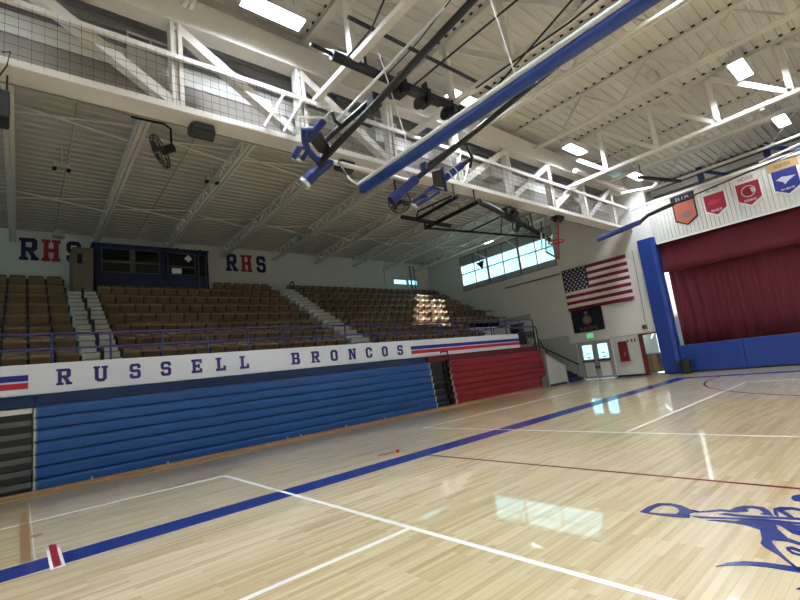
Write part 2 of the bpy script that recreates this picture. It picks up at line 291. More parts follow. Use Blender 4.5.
for k in range(n):   # ribbed partition above the stage opening
    y0 = 7.55-(7.55-YW)*k/n; d = (7.55-YW)/n
    b.box(XE, XE+.05, y0-d*.86, y0, 6.17, 8.1)
b.box(XE+.05, XE+.2, YW, 7.62, 6.17, 8.1)
struct(b, 'wall_stage', 'corr')
struct(MB().box(XE-.06, XE+.25, YW, 8.2, 8.1, 8.22), 'trim_1', 'white')
struct(MB().box(XE-.03, XE+.02, YW, 7.5, 6.09, 6.17), 'trim_2', 'white')
struct(MB().box(XW-.2, XE+.4, YB, YB+.2, 0, 7.55).box(XW-.2, 19.6, YB, YB+.2, 7.55, 9.8).box(21.95, XE+.4, YB, YB+.2, 7.55, 9.8).box(19.6, 21.95, YB, YB+.2, 8.02, 9.8), 'wall_back', 'wall')
struct(MB().box(XW-.2, XW, YW-.2, 12.7, 0, 10.5).box(XW-.2, XW, 19.85, YB+.2, 0, 10.5).box(XW-.2, XW, 12.7, 19.85, 0, 6.45).box(XW-.2, XW, 12.7, 19.85, 8.85, 10.5), 'wall_left', 'wall')
struct(MB().box(XW-.2, XF+.2, YW-.2, YW, 0, 10.5), 'wall_right', 'wall')
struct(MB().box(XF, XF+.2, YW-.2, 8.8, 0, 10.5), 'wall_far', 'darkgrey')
struct(MB().box(XE+.2, XF+.2, 9.62, 9.8, 0, 2.7).box(XE+.2, XF, 8.4, 8.5, 2.6, 10.4), 'wall_wing', 'wall')
struct(MB().box(XE+.2, XF, 7.55, 7.62, 0, 2.6), 'wall_closet', 'board2')
bw = MB(); bw.box(XW, XE, 9.32, 9.45, 7.36, 8.29)
struct(bw, 'wall_bulkhead', 'band_grey')
struct(MB().box(XW, XE, 9.3, 9.45, 8.29, 8.73), 'trim_3', 'band_white')
b = MB().box(XW, XE, 9.42, 9.5, 8.73, ZD+.1)
for k in range(7): b.box(XW, XE, 9.38, 9.42, 8.8+.2*k, 8.9+.2*k)
struct(b, 'trim_4', 'band_dark')
# ------------------------------------------------------------------ ceilings: ribbed steel decks, ribs along X
b = MB(); y = YW-.1
while y < 9.5:
    b.box(XW-.2, XF+.2, y, y+.17, ZD, ZD+.02); b.add([(x, yy, z) for x in (XW-.2, XF+.2) for yy, z in ((y+.17, ZD), (y+.19, ZD+.05), (y+.27, ZD+.05), (y+.29, ZD))], [(0, 1, 5, 4), (1, 2, 6, 5), (2, 3, 7, 6)]); y += .29
b.box(XW-.2, XF+.2, YW-.2, 9.5, ZD+.1, ZD+.3)
struct(b, 'ceiling', 'cream')
def zlow(y): return 9.52-.32*(y-9.3)/(YB-9.3)      # underside of the low roof
b = MB(); y = 9.4
while y < YB+.2:
    b.add([(x, yy, zlow(yy)+z) for x in (XW-.2, XE+.2) for yy, z in ((y, 0), (y+.2, 0), (y+.225, .05), (y+.295, .05), (y+.32, 0))], [(0, 1, 6, 5), (1, 2, 7, 6), (2, 3, 8, 7), (3, 4, 9, 8)]); y += .32
b.add([(x, yy, zlow(yy)+z) for x in (XW-.2, XE+.3) for yy in (9.3, YB+.2) for z in (.1, .3)], [(0, 1, 3, 2), (4, 6, 7, 5), (0, 4, 5, 1), (2, 3, 7, 6), (0, 2, 6, 4), (1, 5, 7, 3)])
struct(b, 'ceiling_low', 'lowdeck')
# ------------------------------------------------------------------ windows
def window(name, x0, x1, y0, y1, z0, z1, along, mull, rails, shade=None):
    """frame with mullions and rails, panes behind; along = 'y' (end wall) or 'x' (back wall)"""
    f = MB(); T = .07
    def bx(a0, a1, c0, c1, d0=0, d1=.12):
        if along == 'y': f.box(x0+d0, x0+d1, a0, a1, c0, c1)
        else: f.box(a0, a1, y0+d0, y0+d1, c0, c1)
    A0, A1 = (y0, y1) if along == 'y' else (x0, x1)
    bx(A0, A1, z0, z0+T); bx(A0, A1, z1-T, z1); bx(A0, A0+T, z0, z1); bx(A1-T, A1, z0, z1)
    for a, wd in mull: bx(a-wd/2, a+wd/2, z0, z1, -.03 if wd > .1 else 0)
    for c in rails: bx(A0, A1, c-.025, c+.025)
    o = struct(f, name, 'frameg')
    if shade:
        for s0, s1 in shade:
            p = MB()
            if along == 'y': p.box(x0+.05, x0+.08, A0, A1, s0, s1)
            else: p.box(A0, A1, y0+.05, y0+.08, s0, s1)
            p.build('spandrel_panel', 'spandrel', o)
    g = MB(); lo = shade[0][1] if shade and shade[0][0] <= z0+.1 else z0; hi = shade[-1][0] if shade else z1
    if along == 'y': g.box(x0+.06, x0+.066, A0, A1, lo, hi)
    else: g.box(A0, A1, y0+.06, y0+.066, lo, hi)
    g.build('pane', 'glass', o)
    return o
window('window_1', XE, 0, 12.7, 19.85, 6.45, 8.85, 'y', [(18.62, .07), (17.5, .16), (16.28, .07), (15.08, .16), (13.92, .07)], [7.64], [(6.45, 6.86), (8.2, 8.85)])
window('window_2', 19.6, 21.95, YB, 0, 7.55, 8.02, 'x', [(20.95, .12)], [], None)
# ------------------------------------------------------------------ doors
fr = MB().box(XE-.03, XE+.15, 12.3, 12.4, 0, 1.98).box(XE-.03, XE+.15, 10.56, 10.66, 0, 1.98).box(XE-.03, XE+.15, 10.66, 12.3, 1.88, 1.98)
d1 = struct(fr, 'door_1', 'doorgrey')
for y0, y1 in ((11.5, 12.3), (10.66, 11.46)):
    l = MB(); z = (.0, .12, .86, 1.02, 1.8, 1.88)
    l.box(XE+.02, XE+.07, y0, y0+.13, .01, 1.88).box(XE+.02, XE+.07, y1-.13, y1, .01, 1.88)
    for a, c in ((.01, .13), (.84, 1.04), (1.79, 1.88)): l.box(XE+.02, XE+.07, y0+.13, y1-.13, a, c)
    leaf = l.build('door_leaf', 'doorgrey', d1)
    MB().box(XE+.035, XE+.055, y0+.13, y1-.13, .13, .84).build('lower_panel', 'doorwhite', leaf)
    MB().box(XE+.04, XE+.046, y0+.13, y1-.13, 1.04, 1.79).build('pane', 'glass', leaf)
    MB().box(XE-.04, XE+.0, y0+.06, y1-.06, .92, .97).box(XE-.02, XE+.03, y0+.07, y0+.12, .9, .99).box(XE-.02, XE+.03, y1-.12, y1-.07, .9, .99).build('push_bar', 'black', leaf)
    MB().box(XE-.03, XE+.02, (y0+.02 if y0 > 11.4 else y1-.1), (y0+.1 if y0 > 11.4 else y1-.02), .52, .66).build('door_pull', 'black', leaf)
    MB().box(XE+.03, XE+.038, y0+.3, y1-.3, 1.3, 1.36).box(XE+.03, XE+.038, y0+.28, y1-.32, 1.08, 1.16).build('notice', 'lgrey', leaf)
MB().box(XE+.0, XE+.05, 11.465, 11.495, .0, 1.88).build('centre_post', 'doorgrey', d1)
fr = MB().box(XE-.05, XE+.22, 9.05, 9.17, 0, 2.02).box(XE-.05, XE+.22, 8.24, 8.3, 0, 2.02).box(XE-.05, XE+.22, 8.3, 9.05, 1.94, 2.02)
struct(fr, 'door_2', 'frred')
# store room seen through the open doorway
o = thing('store_cupboard', 'tan cupboard standing just inside the open doorway', 'cupboard', (24.6, 9.2, 0))
part(o, MB().box(24.3, 24.9, 8.95, 9.55, .05, .95), 'body', 'wood'); part(o, MB().box(24.27, 24.95, 8.92, 9.58, .95, .99), 'top', 'grey')
part(o, MB().box(24.28, 24.3, 8.98, 9.24, .1, .92).box(24.28, 24.3, 9.27, 9.53, .1, .92), 'door_leaf', 'board')
o = thing('notice_board', 'pale blue panel on the store room wall behind the open doorway', 'board', (26.5, 8.6, 1.1))
part(o, MB().box(26.9, 26.96, 7.8, 9.4, 1.0, 2.3), 'panel', 'board2'); part(o, MB().box(26.87, 26.97, 7.75, 9.45, .96, 1.02), 'tray', 'dark')
struct(MB().box(XE+.2, XF+.2, 7.55, 9.8, 2.6, 2.72), 'ceiling_closet', 'wall')
struct(MB().box(XE+.2, XE+3.2, 9.8, 13.4, 2.45, 2.6), 'sun_block', 'grey')  # unseen slab outside the double doors, added to block the sun
# ------------------------------------------------------------------ pillar pad, stage pads, curtain
o = thing('pillar_pad', 'tall blue padded pillar left of the stage curtain', 'wall padding', (22.95, 7.9, 0))
part(o, MB().prism([(22.86, 8.26), (22.86, 7.66), (22.96, 7.52), (XE+.3, 7.52), (XE+.3, 7.56), (XE, 7.62), (XE, 8.26)], 'z', .05, 6.48), 'pad', 'pad', bevel=.03); part(o, MB().box(22.9, XE, 7.62, 8.24, 0, .05), 'base', 'black')
o = thing('stage_apron_pad', 'long low blue padding across the front of the stage', 'wall padding', (22.95, 0, 0))
y = 7.5
while y > YW+2.5:
    part(o, MB().box(22.98, XE+.3, y-2.4, y-.006, .06, 1.24), 'pad', 'pad', bevel=.03); y -= 2.4
part(o, MB().box(23.02, XE+.2, YW, 7.27, 0, .06), 'base', 'black')
struct(MB().box(XE+.3, XF, YW, 7.5, 0, 1.2), 'floor_stage', 'board')
def drape(name, x, y0, y1, z0, z1, amp, pitch, m, parent, scallop=0):
    b = MB(); n = int(abs(y1-y0)/pitch*8); vs = []; fs = []; rows = 5
    for i in range(n+1):
        y = y0+(y1-y0)*i/n; ph = 2*math.pi*(y/pitch) + 1.3*math.sin(y*1.7)
        for r in range(rows+1):
            t = r/rows; a = amp*(.55+.45*(1-t)) * (.8+.4*math.sin(y*.9+2))
            zz = z0+(z1-z0)*t + (scallop*math.sin(ph*.5) if r == 0 else 0)
            vs.append((x+a*math.sin(ph+.35*math.sin(3*t+y)), y, zz))
    for i in range(n):
        for r in range(rows):
            k = i*(rows+1)+r; fs.append((k, k+1, k+rows+2, k+rows+1))
    b.add(vs, fs); ob = b.build(name, m, parent, smooth=True)
    s = ob.modifiers.new('solid', 'SOLIDIFY'); s.thickness = .012
    return ob
o = thing('stage_curtain', 'closed maroon stage curtain hanging behind the blue stage padding', 'curtain', (23.6, 0, 1.2))
drape('drape', 23.65, YW+.3, 7.42, 1.22, 6.5, .055, .42, 'maroon', o)
part(o, MB().tube([(23.65, YW+.1, 6.5), (23.65, 7.4, 6.5)], .03), 'curtain_track', 'metal')
o = thing('stage_valance', 'maroon valance hanging along the top of the stage opening', 'curtain', (23.4, 0, 6.1))
drape('drape', 23.36, YW+.3, 7.52, 4.7, 6.25, .03, .6, 'maroon', o, .02)
# ------------------------------------------------------------------ flags and wall pennants
def cloth(y0, y1, z0, z1, x, ny, nz, fn, amp=.02):
    b = MB(); idx = {}
    for i in range(ny+1):
        for j in range(nz+1):
            y = y0+(y1-y0)*i/ny; z = z0+(z1-z0)*j/nz
            idx[i, j] = len(b.v); b.v.append((x-.03-amp*math.sin(i/ny*9+j/nz*2)*(1-.4*j/nz), y, z))
    for i in range(ny):
        for j in range(nz):
            b.f.append((idx[i, j], idx[i+1, j], idx[i+1, j+1], idx[i, j+1])); b.mi.append(fn((i+.5)/ny, (j+.5)/nz))
    return b
FT, FB, FL, FR = 6.02, 3.72, 12.5, 8.98
o = thing('national_flag', 'large flag with red and white stripes and white stars on blue', 'flag', (XE-.03, 10.7, 3.7))
def fs_(u, v):
    if u < .4 and v > 6/13: return 2
    return 0 if int(v*13) % 2 == 0 else 1
ob = part(o, cloth(FL, FR, FB, FT, XE-.03, 40, 26, fs_), 'flag_cloth', ['flagred', 'flagwhite', 'flagblue'], smooth=True)
sm = ob.modifiers.new('solid', 'SOLIDIFY'); sm.thickness = .006
st = MB()
for r in range(9):
    for c in range(6 if r % 2 == 0 else 5):
        cy = FL-(.4*(FL-FR))*((c+.5+(0 if r % 2 == 0 else .5))/6); cz = FT-(7/13*(FT-FB))*((r+.6)/9.2)
        pl = [(XE-.085, cy+.065*(1 if k % 2 == 0 else .42)*math.sin(math.pi*k/5), cz+.065*(1 if k % 2 == 0 else .42)*math.cos(math.pi*k/5)) for k in range(10)]
        st.plate(pl, .01)
part(o, st, 'stars', 'flagwhite'); part(o, MB().tube([(XE-.03, FL+.05, FT+.02), (XE-.03, FR-.05, FT+.02)], .018), 'hanging_rod', 'metal')
o = thing('state_flag', 'small dark navy flag with a seal under the striped flag', 'flag', (XE-.05, 11.5, 2.4))
ob = part(o, cloth(12.4, 10.68, 2.5, 3.78, XE-.02, 16, 12, lambda u, v: 0, .012), 'flag_cloth', 'kansas', smooth=True); sm = ob.modifiers.new('solid', 'SOLIDIFY'); sm.thickness = .006
disc = lambda y, z, r, x: [(x, y+r*math.cos(2*math.pi*k/20), z+r*math.sin(2*math.pi*k/20)) for k in range(20)]
part(o, MB().plate(disc(11.55, 3.12, .27, XE-.075), .006), 'seal', 'sealm'); part(o, MB().plate(disc(11.55, 3.12, .19, XE-.08), .006).plate(disc(11.55, 3.5, .09, XE-.08), .006), 'seal_print', 'gold')
text(o, 'flag_lettering', 'KANSAS', 'gold', (XE-.08, 11.52, 2.68), (0, -1, 0), (0, 0, 1), .2, .003, .95)
def pennant(yc, w, ztop, zhead, zside, ztip, mh, mb, head, hm, foot, fm, label, border, trimless=False):
    o = thing('team_pennant', label, 'pennant', (XE-.03, yc, ztip), 'team pennants above the stage')
    y0, y1 = yc+w/2, yc-w/2; x = XE-.02
    hw = .06 if mh != 'corr' else .04
    part(o, MB().box(x-.008, x, y1-hw, y0+hw, zhead, ztop), 'header', mh)
    shp = lambda g: [(x, y0+g, zhead), (x, y1-g, zhead), (x, y1-g, zside-g), (x, yc, ztip-g*1.2), (x, y0+g, zside-g)]
    part(o, MB().plate(shp(.035), .008), 'border', border)
    bd = part(o, MB().plate([(x-.008, p[1], p[2]) for p in shp(-.02)], .008), 'body', mb)
    text(o, 'header_lettering', head, hm, (x-.011, yc, (ztop+zhead)/2), (0, -1, 0), (0, 0, 1), .16, .003, w*.62)
    if foot: text(o, 'lower_lettering', foot, fm, (x-.016, yc, zside-.02), (0, -1, 0), (0, 0, 1), .1, .003, w*.5)
    return o, x-.014
o, x = pennant(6.05, .86, 8.05, 7.69, 6.9, 6.62, 'blackfelt', 'orange', 'ELLIS', 'lgrey', None, None, 'orange pennant with a black header beside the blue pillar', 'blackfelt')
em = MB().plate([(x, 6.05+.24, 7.0), (x, 6.05-.05, 6.94), (x, 6.05-.22, 7.02), (x, 6.05-.2, 7.22), (x, 6.05+.02, 7.2), (x, 6.05+.2, 7.12)], .006); part(o, em, 'emblem', 'greyprint')
o, x = pennant(4.87, .8, 8.0, 7.62, 6.9, 6.64, 'corr', 'redfelt', 'HILL CITY', 'letternavy', 'RINGNECKS', 'flagwhite', 'dusty red pennant, second from the blue pillar', 'flagwhite')
part(o, MB().plate([(x, 4.87+.3, 7.2), (x, 4.87+.05, 7.14), (x, 4.87-.28, 7.3), (x, 4.87-.08, 7.32), (x, 4.87+.1, 7.4)], .006), 'emblem', 'lred')
o, x = pennant(3.67, .83, 8.0, 7.64, 6.9, 6.64, 'corr', 'redfelt2', 'HOXIE', 'linemar', 'INDIANS', 'flagwhite', 'red pennant with a round emblem in a pale ring', 'flagwhite')
part(o, MB().plate(disc(3.67, 7.26, .25, x), .006), 'emblem_ring', 'lgrey'); part(o, MB().plate(disc(3.67, 7.26, .21, x-.004), .006), 'emblem', 'linemar'); part(o, MB().plate([(x-.009, 3.56, 7.16), (x-.009, 3.44, 7.18), (x-.009, 3.44, 7.34), (x-.009, 3.6, 7.38)], .004), 'emblem_mark', 'lgrey')
o, x = pennant(2.45, .83, 8.05, 7.7, 6.9, 6.66, 'goldfelt', 'bluefelt', 'NORTON', 'letternavy', 'BLUEJAYS', 'flagwhite', 'royal blue pennant with a gold header, furthest from the blue pillar', 'flagwhite')
part(o, MB().plate([(x, 2.45+.3, 7.32), (x, 2.45+.1, 7.2), (x, 2.45+.05, 7.08), (x, 2.45-.08, 7.2), (x, 2.45-.32, 7.34), (x, 2.45-.05, 7.38), (x, 2.45+.1, 7.42)], .006), 'emblem', 'lgrey')
# ------------------------------------------------------------------ small things on the end wall
o = thing('exit_sign', 'lit green exit sign above the double doors', 'sign', (XE-.05, 11.55, 2.15))
part(o, MB().box(XE-.07, XE, 11.36, 11.74, 2.1, 2.42), 'housing', 'lightbody'); part(o, MB().box(XE-.078, XE-.07, 11.39, 11.71, 2.13, 2.39), 'face', 'exitg')
text(o, 'lettering', 'EXIT', 'paper', (XE-.082, 11.55, 2.26), (0, -1, 0), (0, 0, 1), .14, .003)
o = thing('extinguisher_cabinet', 'dark red wall cabinet right of the double doors', 'cabinet', (XE-.06, 9.98, .76))
part(o, MB().box(XE-.1, XE, 9.76, 10.2, .76, 1.76), 'body', 'cabred', bevel=.01); part(o, MB().box(XE-.115, XE-.1, 9.79, 10.17, .79, 1.73), 'door_leaf', 'cabred'); part(o, MB().box(XE-.125, XE-.115, 9.88, 9.95, 1.02, 1.22), 'label_plate', 'gold')
for k, (yy, lab) in enumerate(((9.7, 'small dark wall switch nearest the red cabinet'), (9.52, 'middle of the three small dark wall switches by the red cabinet'), (9.36, 'small dark wall switch nearest the red door frame'))):
    o = thing('wall_switch', lab, 'switch', (XE-.02, yy, 1.7), 'switches by the red cabinet'); part(o, MB().box(XE-.02, XE, yy-.03, yy+.03, 1.68, 1.82), 'plate', 'black'); part(o, MB().box(XE-.03, XE-.02, yy-.012, yy+.012, 1.73, 1.77), 'toggle', 'greyprint')
o = thing('wall_camera', 'small tan box above the red door frame', 'box', (XE-.1, 8.77, 2.2))
part(o, MB().box(XE-.14, XE, 8.67, 8.87, 2.2, 2.42), 'body', 'wood'); part(o, MB().box(XE-.15, XE-.14, 8.72, 8.82, 2.25, 2.36), 'lens_plate', 'dark')
tag(MB().tube([(XE-.03, 8.62, 6.1), (XE-.03, 8.64, 5.2), (XE-.03, 8.7, 2.7), (XE-.03, 8.72, 2.55)], .016).build('wall_conduit', 'tanpipe'), 'thin brown conduit running down the wall beside the blue pillar', 'pipe')
tag(MB().tube([(XE-.06, 16.4, 5.93), (XE-.06, 12.62, 5.93)], .045).build('wall_pole', 'tanpipe'), 'brown pole fixed along the wall below the high windows', 'pole')
o = thing('trash_can', 'black trash can with a bag, standing beside the blue pillar', 'trash can', (22.55, 7.22, 0))
prof = [(.2, 0), (.22, .1), (.25, .5), (.26, .58)]; cyl = lambda cx, cy, pr, n=20: [[(cx+r*math.cos(2*math.pi*k/n), cy+r*math.sin(2*math.pi*k/n), z) for k in range(n)] for r, z in pr]
def lathe(cx, cy, pr, n=20, wob=0):
    b = MB(); rings = cyl(cx, cy, pr, n); vs = [p for g in rings for p in g]
    if wob: vs = [(p[0]+random.uniform(-wob, wob), p[1]+random.uniform(-wob, wob), p[2]+random.uniform(-wob, wob)*.6) for p in vs]
    fs = [(i*n+k, i*n+(k+1) % n, (i+1)*n+(k+1) % n, (i+1)*n+k) for i in range(len(pr)-1) for k in range(n)]+[tuple(range(n))[::-1], tuple((len(pr)-1)*n+k for k in range(n))]
    return b.add(vs, fs)
part(o, lathe(22.55, 7.22, prof), 'body', 'black', smooth=True); part(o, lathe(22.55, 7.22, [(.268, .45), (.285, .56), (.275, .64), (.2, .66), (.17, .6)], 20, .012), 'bag_liner', 'bag', smooth=True)
tag(MB().box(22.6, 22.75, 11.35, 11.6, 0, .06).build('door_wedge', 'paper', bevel=.01), 'small white block on the floor before the double doors', 'wedge')
o = thing('whistle', 'tiny dark red object lying on the floor by the blue line', 'whistle', (5.8, 7.3, 0))
part(o, MB().tube([(5.78, 7.34, .035), (5.84, 7.3, .035)], .035), 'body', 'linered', smooth=True); part(o, MB().tube([(5.76, 7.36, .02), (5.6, 7.45, .012), (5.45, 7.5, .012)], .008), 'cord', 'linered')
# ------------------------------------------------------------------ corner stairs on the end wall
b = MB()
for j in range(7): b.box(21.48, XE-.01, 12.42+.28*j, 14.6, .17*j, .17*(j+1))
o = thing('corner_stairs', 'short navy stairs descending to the floor by the double doors', 'stairs', (22, 12.4, 0)); part(o, b, 'steps', 'navystep')
part(o, MB().prism([(12.35, 0), (12.75, .3), (14.8, 1.5), (14.8, 1.2), (12.75, .05)], 'x', XE-.03, XE-.012), 'stringer', 'navystep')
struct(MB().prism([(19.82, 0), (21.45, 0), (21.45, .88), (19.82, 1.56)], 'y', 12.38, 12.5), 'wall_stair', 'grey2')
o = thing('wall_coping', 'white sloping cap along the low stair wall', 'wall cap', (20.5, 12.4, .9))
part(o, MB().bar((19.84, 12.44, 1.6), (21.47, 12.44, .9), .17, .04).bar((21.47, 12.44, .92), (21.47, 12.44, .0), .17, .05), 'cap', 'grey2')
struct(MB().box(19.82, 21.4, 12.368, 12.38, 0, .1), 'baseboard_stair', 'black')
o = thing('stair_handrail', 'dark handrail sloping down the end wall to the double doors', 'handrail', (XE-.1, 13.5, 1.5))
part(o, MB().tube([(XE-.1, 14.75, 2.15), (XE-.1, 12.5, .85), (XE-.1, 12.42, .85)], .035), 'rail', 'blackm')
for yy, zz in ((14.3, 1.89), (12.8, 1.02)): part(o, MB().bar((XE-.1, yy, zz), (XE, yy, zz-.06), .03, .03), 'bracket', 'blackm')
o = thing('stair_landing', 'stair landing behind the low white wall', 'landing', (21, 15, 1.2)); part(o, MB().box(19.3, XE-.01, 14.6, 16.6, 1.0, 1.19), 'slab', 'concrete')
# ------------------------------------------------------------------ seating terrace
Y0, TY, Z0, TZ, NR = 15.55, .964, 2.49, .54, 8
def ys(k): return Y0-.8+TY*k
def zf(k): return Z0+TZ*k
b = MB().box(XW, 19.4, 13.05, ys(1), 2.2, zf(0))
for k in range(NR):
    x1 = 19.4 if k < 2 else XE-.01
    b.box(XW, x1, ys(k), (ys(k+1) if k < NR-1 else YB), zf(k)-TZ-.1, zf(k))
struct(b, 'floor_terrace', 'terrace')
struct(MB().box(19.41, 20.4, 12.98, ys(1), 2.2, zf(0)).box(19.41, 19.9, 13.3, 13.4, 0, 2.2), 'floor_landing', 'wall')
struct(MB().box(XW, 19.9, 13.06, 13.2, 0, 2.3).box(19.4, XE-.01, ys(2)-.08, ys(2), 1.19, zf(2)), 'wall_terrace', 'wall')
A1, A2 = (1.27, 2.2), (10.15, 11.1)
for x0, x1, lab in ((*A1, 'pale stepped aisle between the left and middle seat blocks'), (*A2, 'pale stepped aisle between the middle and right seat blocks')):
    o = thing('aisle_stairs', lab, 'stairs', ((x0+x1)/2, 14.3, Z0), 'aisle stairs between the seat blocks')
    b = MB(); ns = MB(); rows_ = 6.5 if x0 < 5 else 7.5; n_ = round(rows_*2.42); dy = rows_*TY/n_; dz = rows_*TZ/n_
    for j in range(n_+1):
        y = ys(0)-TY+dy*j; z = Z0+dz*j
        b.box(x0+.03, x1-.03, y, y+dy+.02, z-.5, z+.012); ns.box(x0+.03, x1-.03, y-.004, y+.03, z-.02, z+.014)
    part(o, b, 'steps', 'concrete')
    part(o, ns, 'nosing', 'band_grey')['kind'] = 'stuff'
# seats: one prototype, then copies
SP = .49
def seat_proto():
    r = thing('stadium_seat', '', 'seat', (0, 0, 0))
    b = MB(); nx, nz = 6, 5; vs = []
    for side in (0, 1):
        for i in range(nx+1):
            for j in range(nz+1):
                u = i/nx*2-1; t = j/nz
                hw = .233*(1-.12*max(0, t-.6)/.4) ; y = -.02+.05*u*u*-1+.1*(t-.5)*.6 + (.035 if side else 0)
                vs.append((u*hw, y, .36+.46*t-.03*(abs(u)**4)*(t > .9)))
    fs = []; S = (nx+1)*(nz+1)
    for i in range(nx):
        for j in range(nz):
            k = i*(nz+1)+j; fs += [(k, k+1, k+nz+2, k+nz+1), (S+k, S+k+nz+1, S+k+nz+2, S+k+1)]
    for i in range(nx):
        for j in (0, nz):
            k = i*(nz+1)+j; fs.append((k, k+nz+1, S+k+nz+1, S+k))
    for j in range(nz):
        for i in (0, nx):
            k = i*(nz+1)+j; fs.append((k, k+1, S+k+1, S+k))
    b.add(vs, fs); b.build('backrest', 'seat', r, smooth=True)
    b = MB(); b.prism([(-.1, .33), (-.17, .31), (-.3, .62), (-.29, .68), (-.24, .69), (-.1, .4)], 'x', -.215, .215); b.build('seat_pan', 'seatd', r, smooth=True, bevel=.02)
    b = MB().box(SP/2-.028, SP/2+.028, -.22, .05, 0, .56); b.box(SP/2-.018, SP/2+.018, -.38, -.3, 0, .03); b.build('standard', 'iron', r)
    b = MB().prism([(.02, .56), (.02, .62), (-.3, .62), (-.36, .58), (-.34, .55)], 'x', SP/2-.028, SP/2+.028); b.build('armrest', 'iron', r)
    return r
proto = seat_proto(); kids = list(proto.children); first = True; nseat = 0
ROWS = ['front row', 'second row up', 'third row up', 'fourth row up', 'fifth row up', 'sixth row up', 'seventh row up', 'top row']
def put_seat(x, k, label, group, sx=1.):
    global first, nseat
    nseat += 1
    if first: r = proto; first = False
    else:
        r = proto.copy(); COL.objects.link(r)
        for c in kids:
            d = c.copy(); COL.objects.link(d); d.parent = r
    r.location = (x, Y0+TY*k, zf(k)+.001); r.scale.x = sx; r['label'] = label; r['group'] = group
for k in range(NR):
    off = .06 if k % 2 else 0.
    xs = []; x = A1[0]-.27
    while x > -2.5: xs.append(x); x -= .565
    for i, x in enumerate(xs):
        if in_view(x, Y0+TY*k-.1, zf(k)+.75, .1): put_seat(x, k, f'brown folding seat, {ORD[i]} leftward from the left aisle, {ROWS[k]}', 'brown seats in the left block', 1.15)
    x = A1[1]+.36; i = 0
    while x < A2[0]-.2:
        if k < 7 or x > 7.15: put_seat(x, k, f'brown folding seat, {ORD[i]} rightward from the left aisle, {ROWS[k]} of the middle block', 'brown seats in the middle block')
        x += SP; i += 1
    x = A2[1]+.3; i = 0; xe = (19.2, 18.9)[k] if k < 2 else 22.75
    while x < xe:
        put_seat(x, k, f'brown folding seat, {ORD[i]} rightward from the right aisle, {ROWS[k]} of the right block', 'brown seats in the right block')
        x += SP; i += 1
print('SEATS', nseat)
# handrails in the aisles
def aisle_rail(x, k, lab, grp):
    o = thing('aisle_handrail', lab, 'handrail', (x, ys(k), zf(k)), grp)
    y0, z0 = ys(k)-.46, zf(k)-TZ/2+.014; y1, z1 = y0+.42, z0+.02
    part(o, MB().tube([(x, y0, z0+.0), (x, y0, z0+.88), (x, y0+.06, z0+.96), (x, y1-.1, z1+.97), (x, y1, z1+.92), (x, y1, z1+.7), (x, y1-.08, z1+.65), (x, y0, z0+.65)], .034), 'rail', 'black')
    part(o, MB().tube([(x, y1, z1-.0), (x, y1, z1+.6)], .034), 'post', 'black')
for k in range(0, 6): aisle_rail(1.68, k, f'black handrail in the left stepped aisle, {ORD[k]} from the bottom', 'handrails in the left aisle')
for k in range(0, 8): aisle_rail(11.0, k, f'black handrail in the right stepped aisle, {ORD[k]} from the bottom', 'handrails in the right aisle')
for k, zz in ((2, .55), (3, .6)):
    o = thing('row_end_rail', 'dark rail at the far end of the %s' % ROWS[k+0], 'rail', (22.6, ys(k), zf(k)), 'rails at the far ends of rows')
    part(o, MB().tube([(19.6, ys(k)-.02, zf(k)+zz), (XE-.05, ys(k)-.02, zf(k)+zz)], .03), 'rail', 'iron'); part(o, MB().tube([(22.2, ys(k)-.02, zf(k)), (22.2, ys(k)-.02, zf(k)+zz)], .025), 'post', 'iron')
# guard rail in front of the seats
o = thing('guard_rail', 'long purple-blue guard rail in front of the seats', 'railing', (8, 12.95, 2.5))
for z in (3.42, 3.07): part(o, MB().tube([(XW, 12.97, z), (20.05, 12.97, z)], .026), 'rail', 'railp')
x = .54-1.15*4
while x < 20:
    part(o, MB().tube([(x, 12.97, 2.7), (x, 12.97, 3.42)], .026), 'post', 'railp'); x += 1.15
o = thing('landing_railing', 'dark barred railing at the right end of the seat balcony', 'railing', (19.4, 12.95, 2))
b = MB(); x = 18.62
while x < 20.05: b.box(x-.012, x+.012, 12.94, 12.965, 1.75, 2.78); x += .11
part(o, b, 'bars', 'blackm')
for z in (2.8, 2.62, 1.77): part(o, MB().tube([(18.58, 12.955, z), (20.05, 12.955, z)], .025), 'rail', 'blackm')
part(o, MB().tube([(20.05, 12.96, 1.3), (20.05, 12.96, 3.42)], .035), 'post', 'blackm'); part(o, MB().tube([(20.3, 12.96, 1.2), (20.3, 12.96, 2.95), (20.22, 12.96, 3.05), (20.05, 12.96, 3.05)], .03), 'post', 'blackm')
part(o, MB().tube([(20.3, 12.9, 2.4), (19.9, 12.6, 2.2), (20.1, 12.45, 1.75), (20.1, 12.45, .4)], .03), 'rail', 'blackm')
o = thing('ramp_railing', 'dark looped railing on the landing beyond the seats', 'railing', (19.5, 15, 2.5))
part(o, MB().tube([(19.45, 15.9, 2.46), (19.45, 15.9, 3.3), (19.45, 14.2, 3.3), (19.45, 14.2, 2.46)], .03), 'rail', 'blackm')
part(o, MB().tube([(19.6, 14.0, 2.5), (19.6, 14.0, 3.1), (19.8, 13.9, 3.3), (20.0, 13.4, 3.3)], .03), 'rail', 'blackm'); part(o, MB().tube([(19.45, 15, 2.46), (19.45, 15, 3.3)], .025), 'post', 'blackm')
o = thing('equipment_case', 'black equipment case on the landing by the railing', 'case', (19.75, 14.0, 2.46))
part(o, MB().box(19.5, 20.02, 13.5, 13.95, 2.48, 3.3), 'body', 'black', bevel=.03); part(o, MB().box(19.49, 20.03, 13.49, 13.96, 3.06, 3.09), 'lid_band', 'metal')
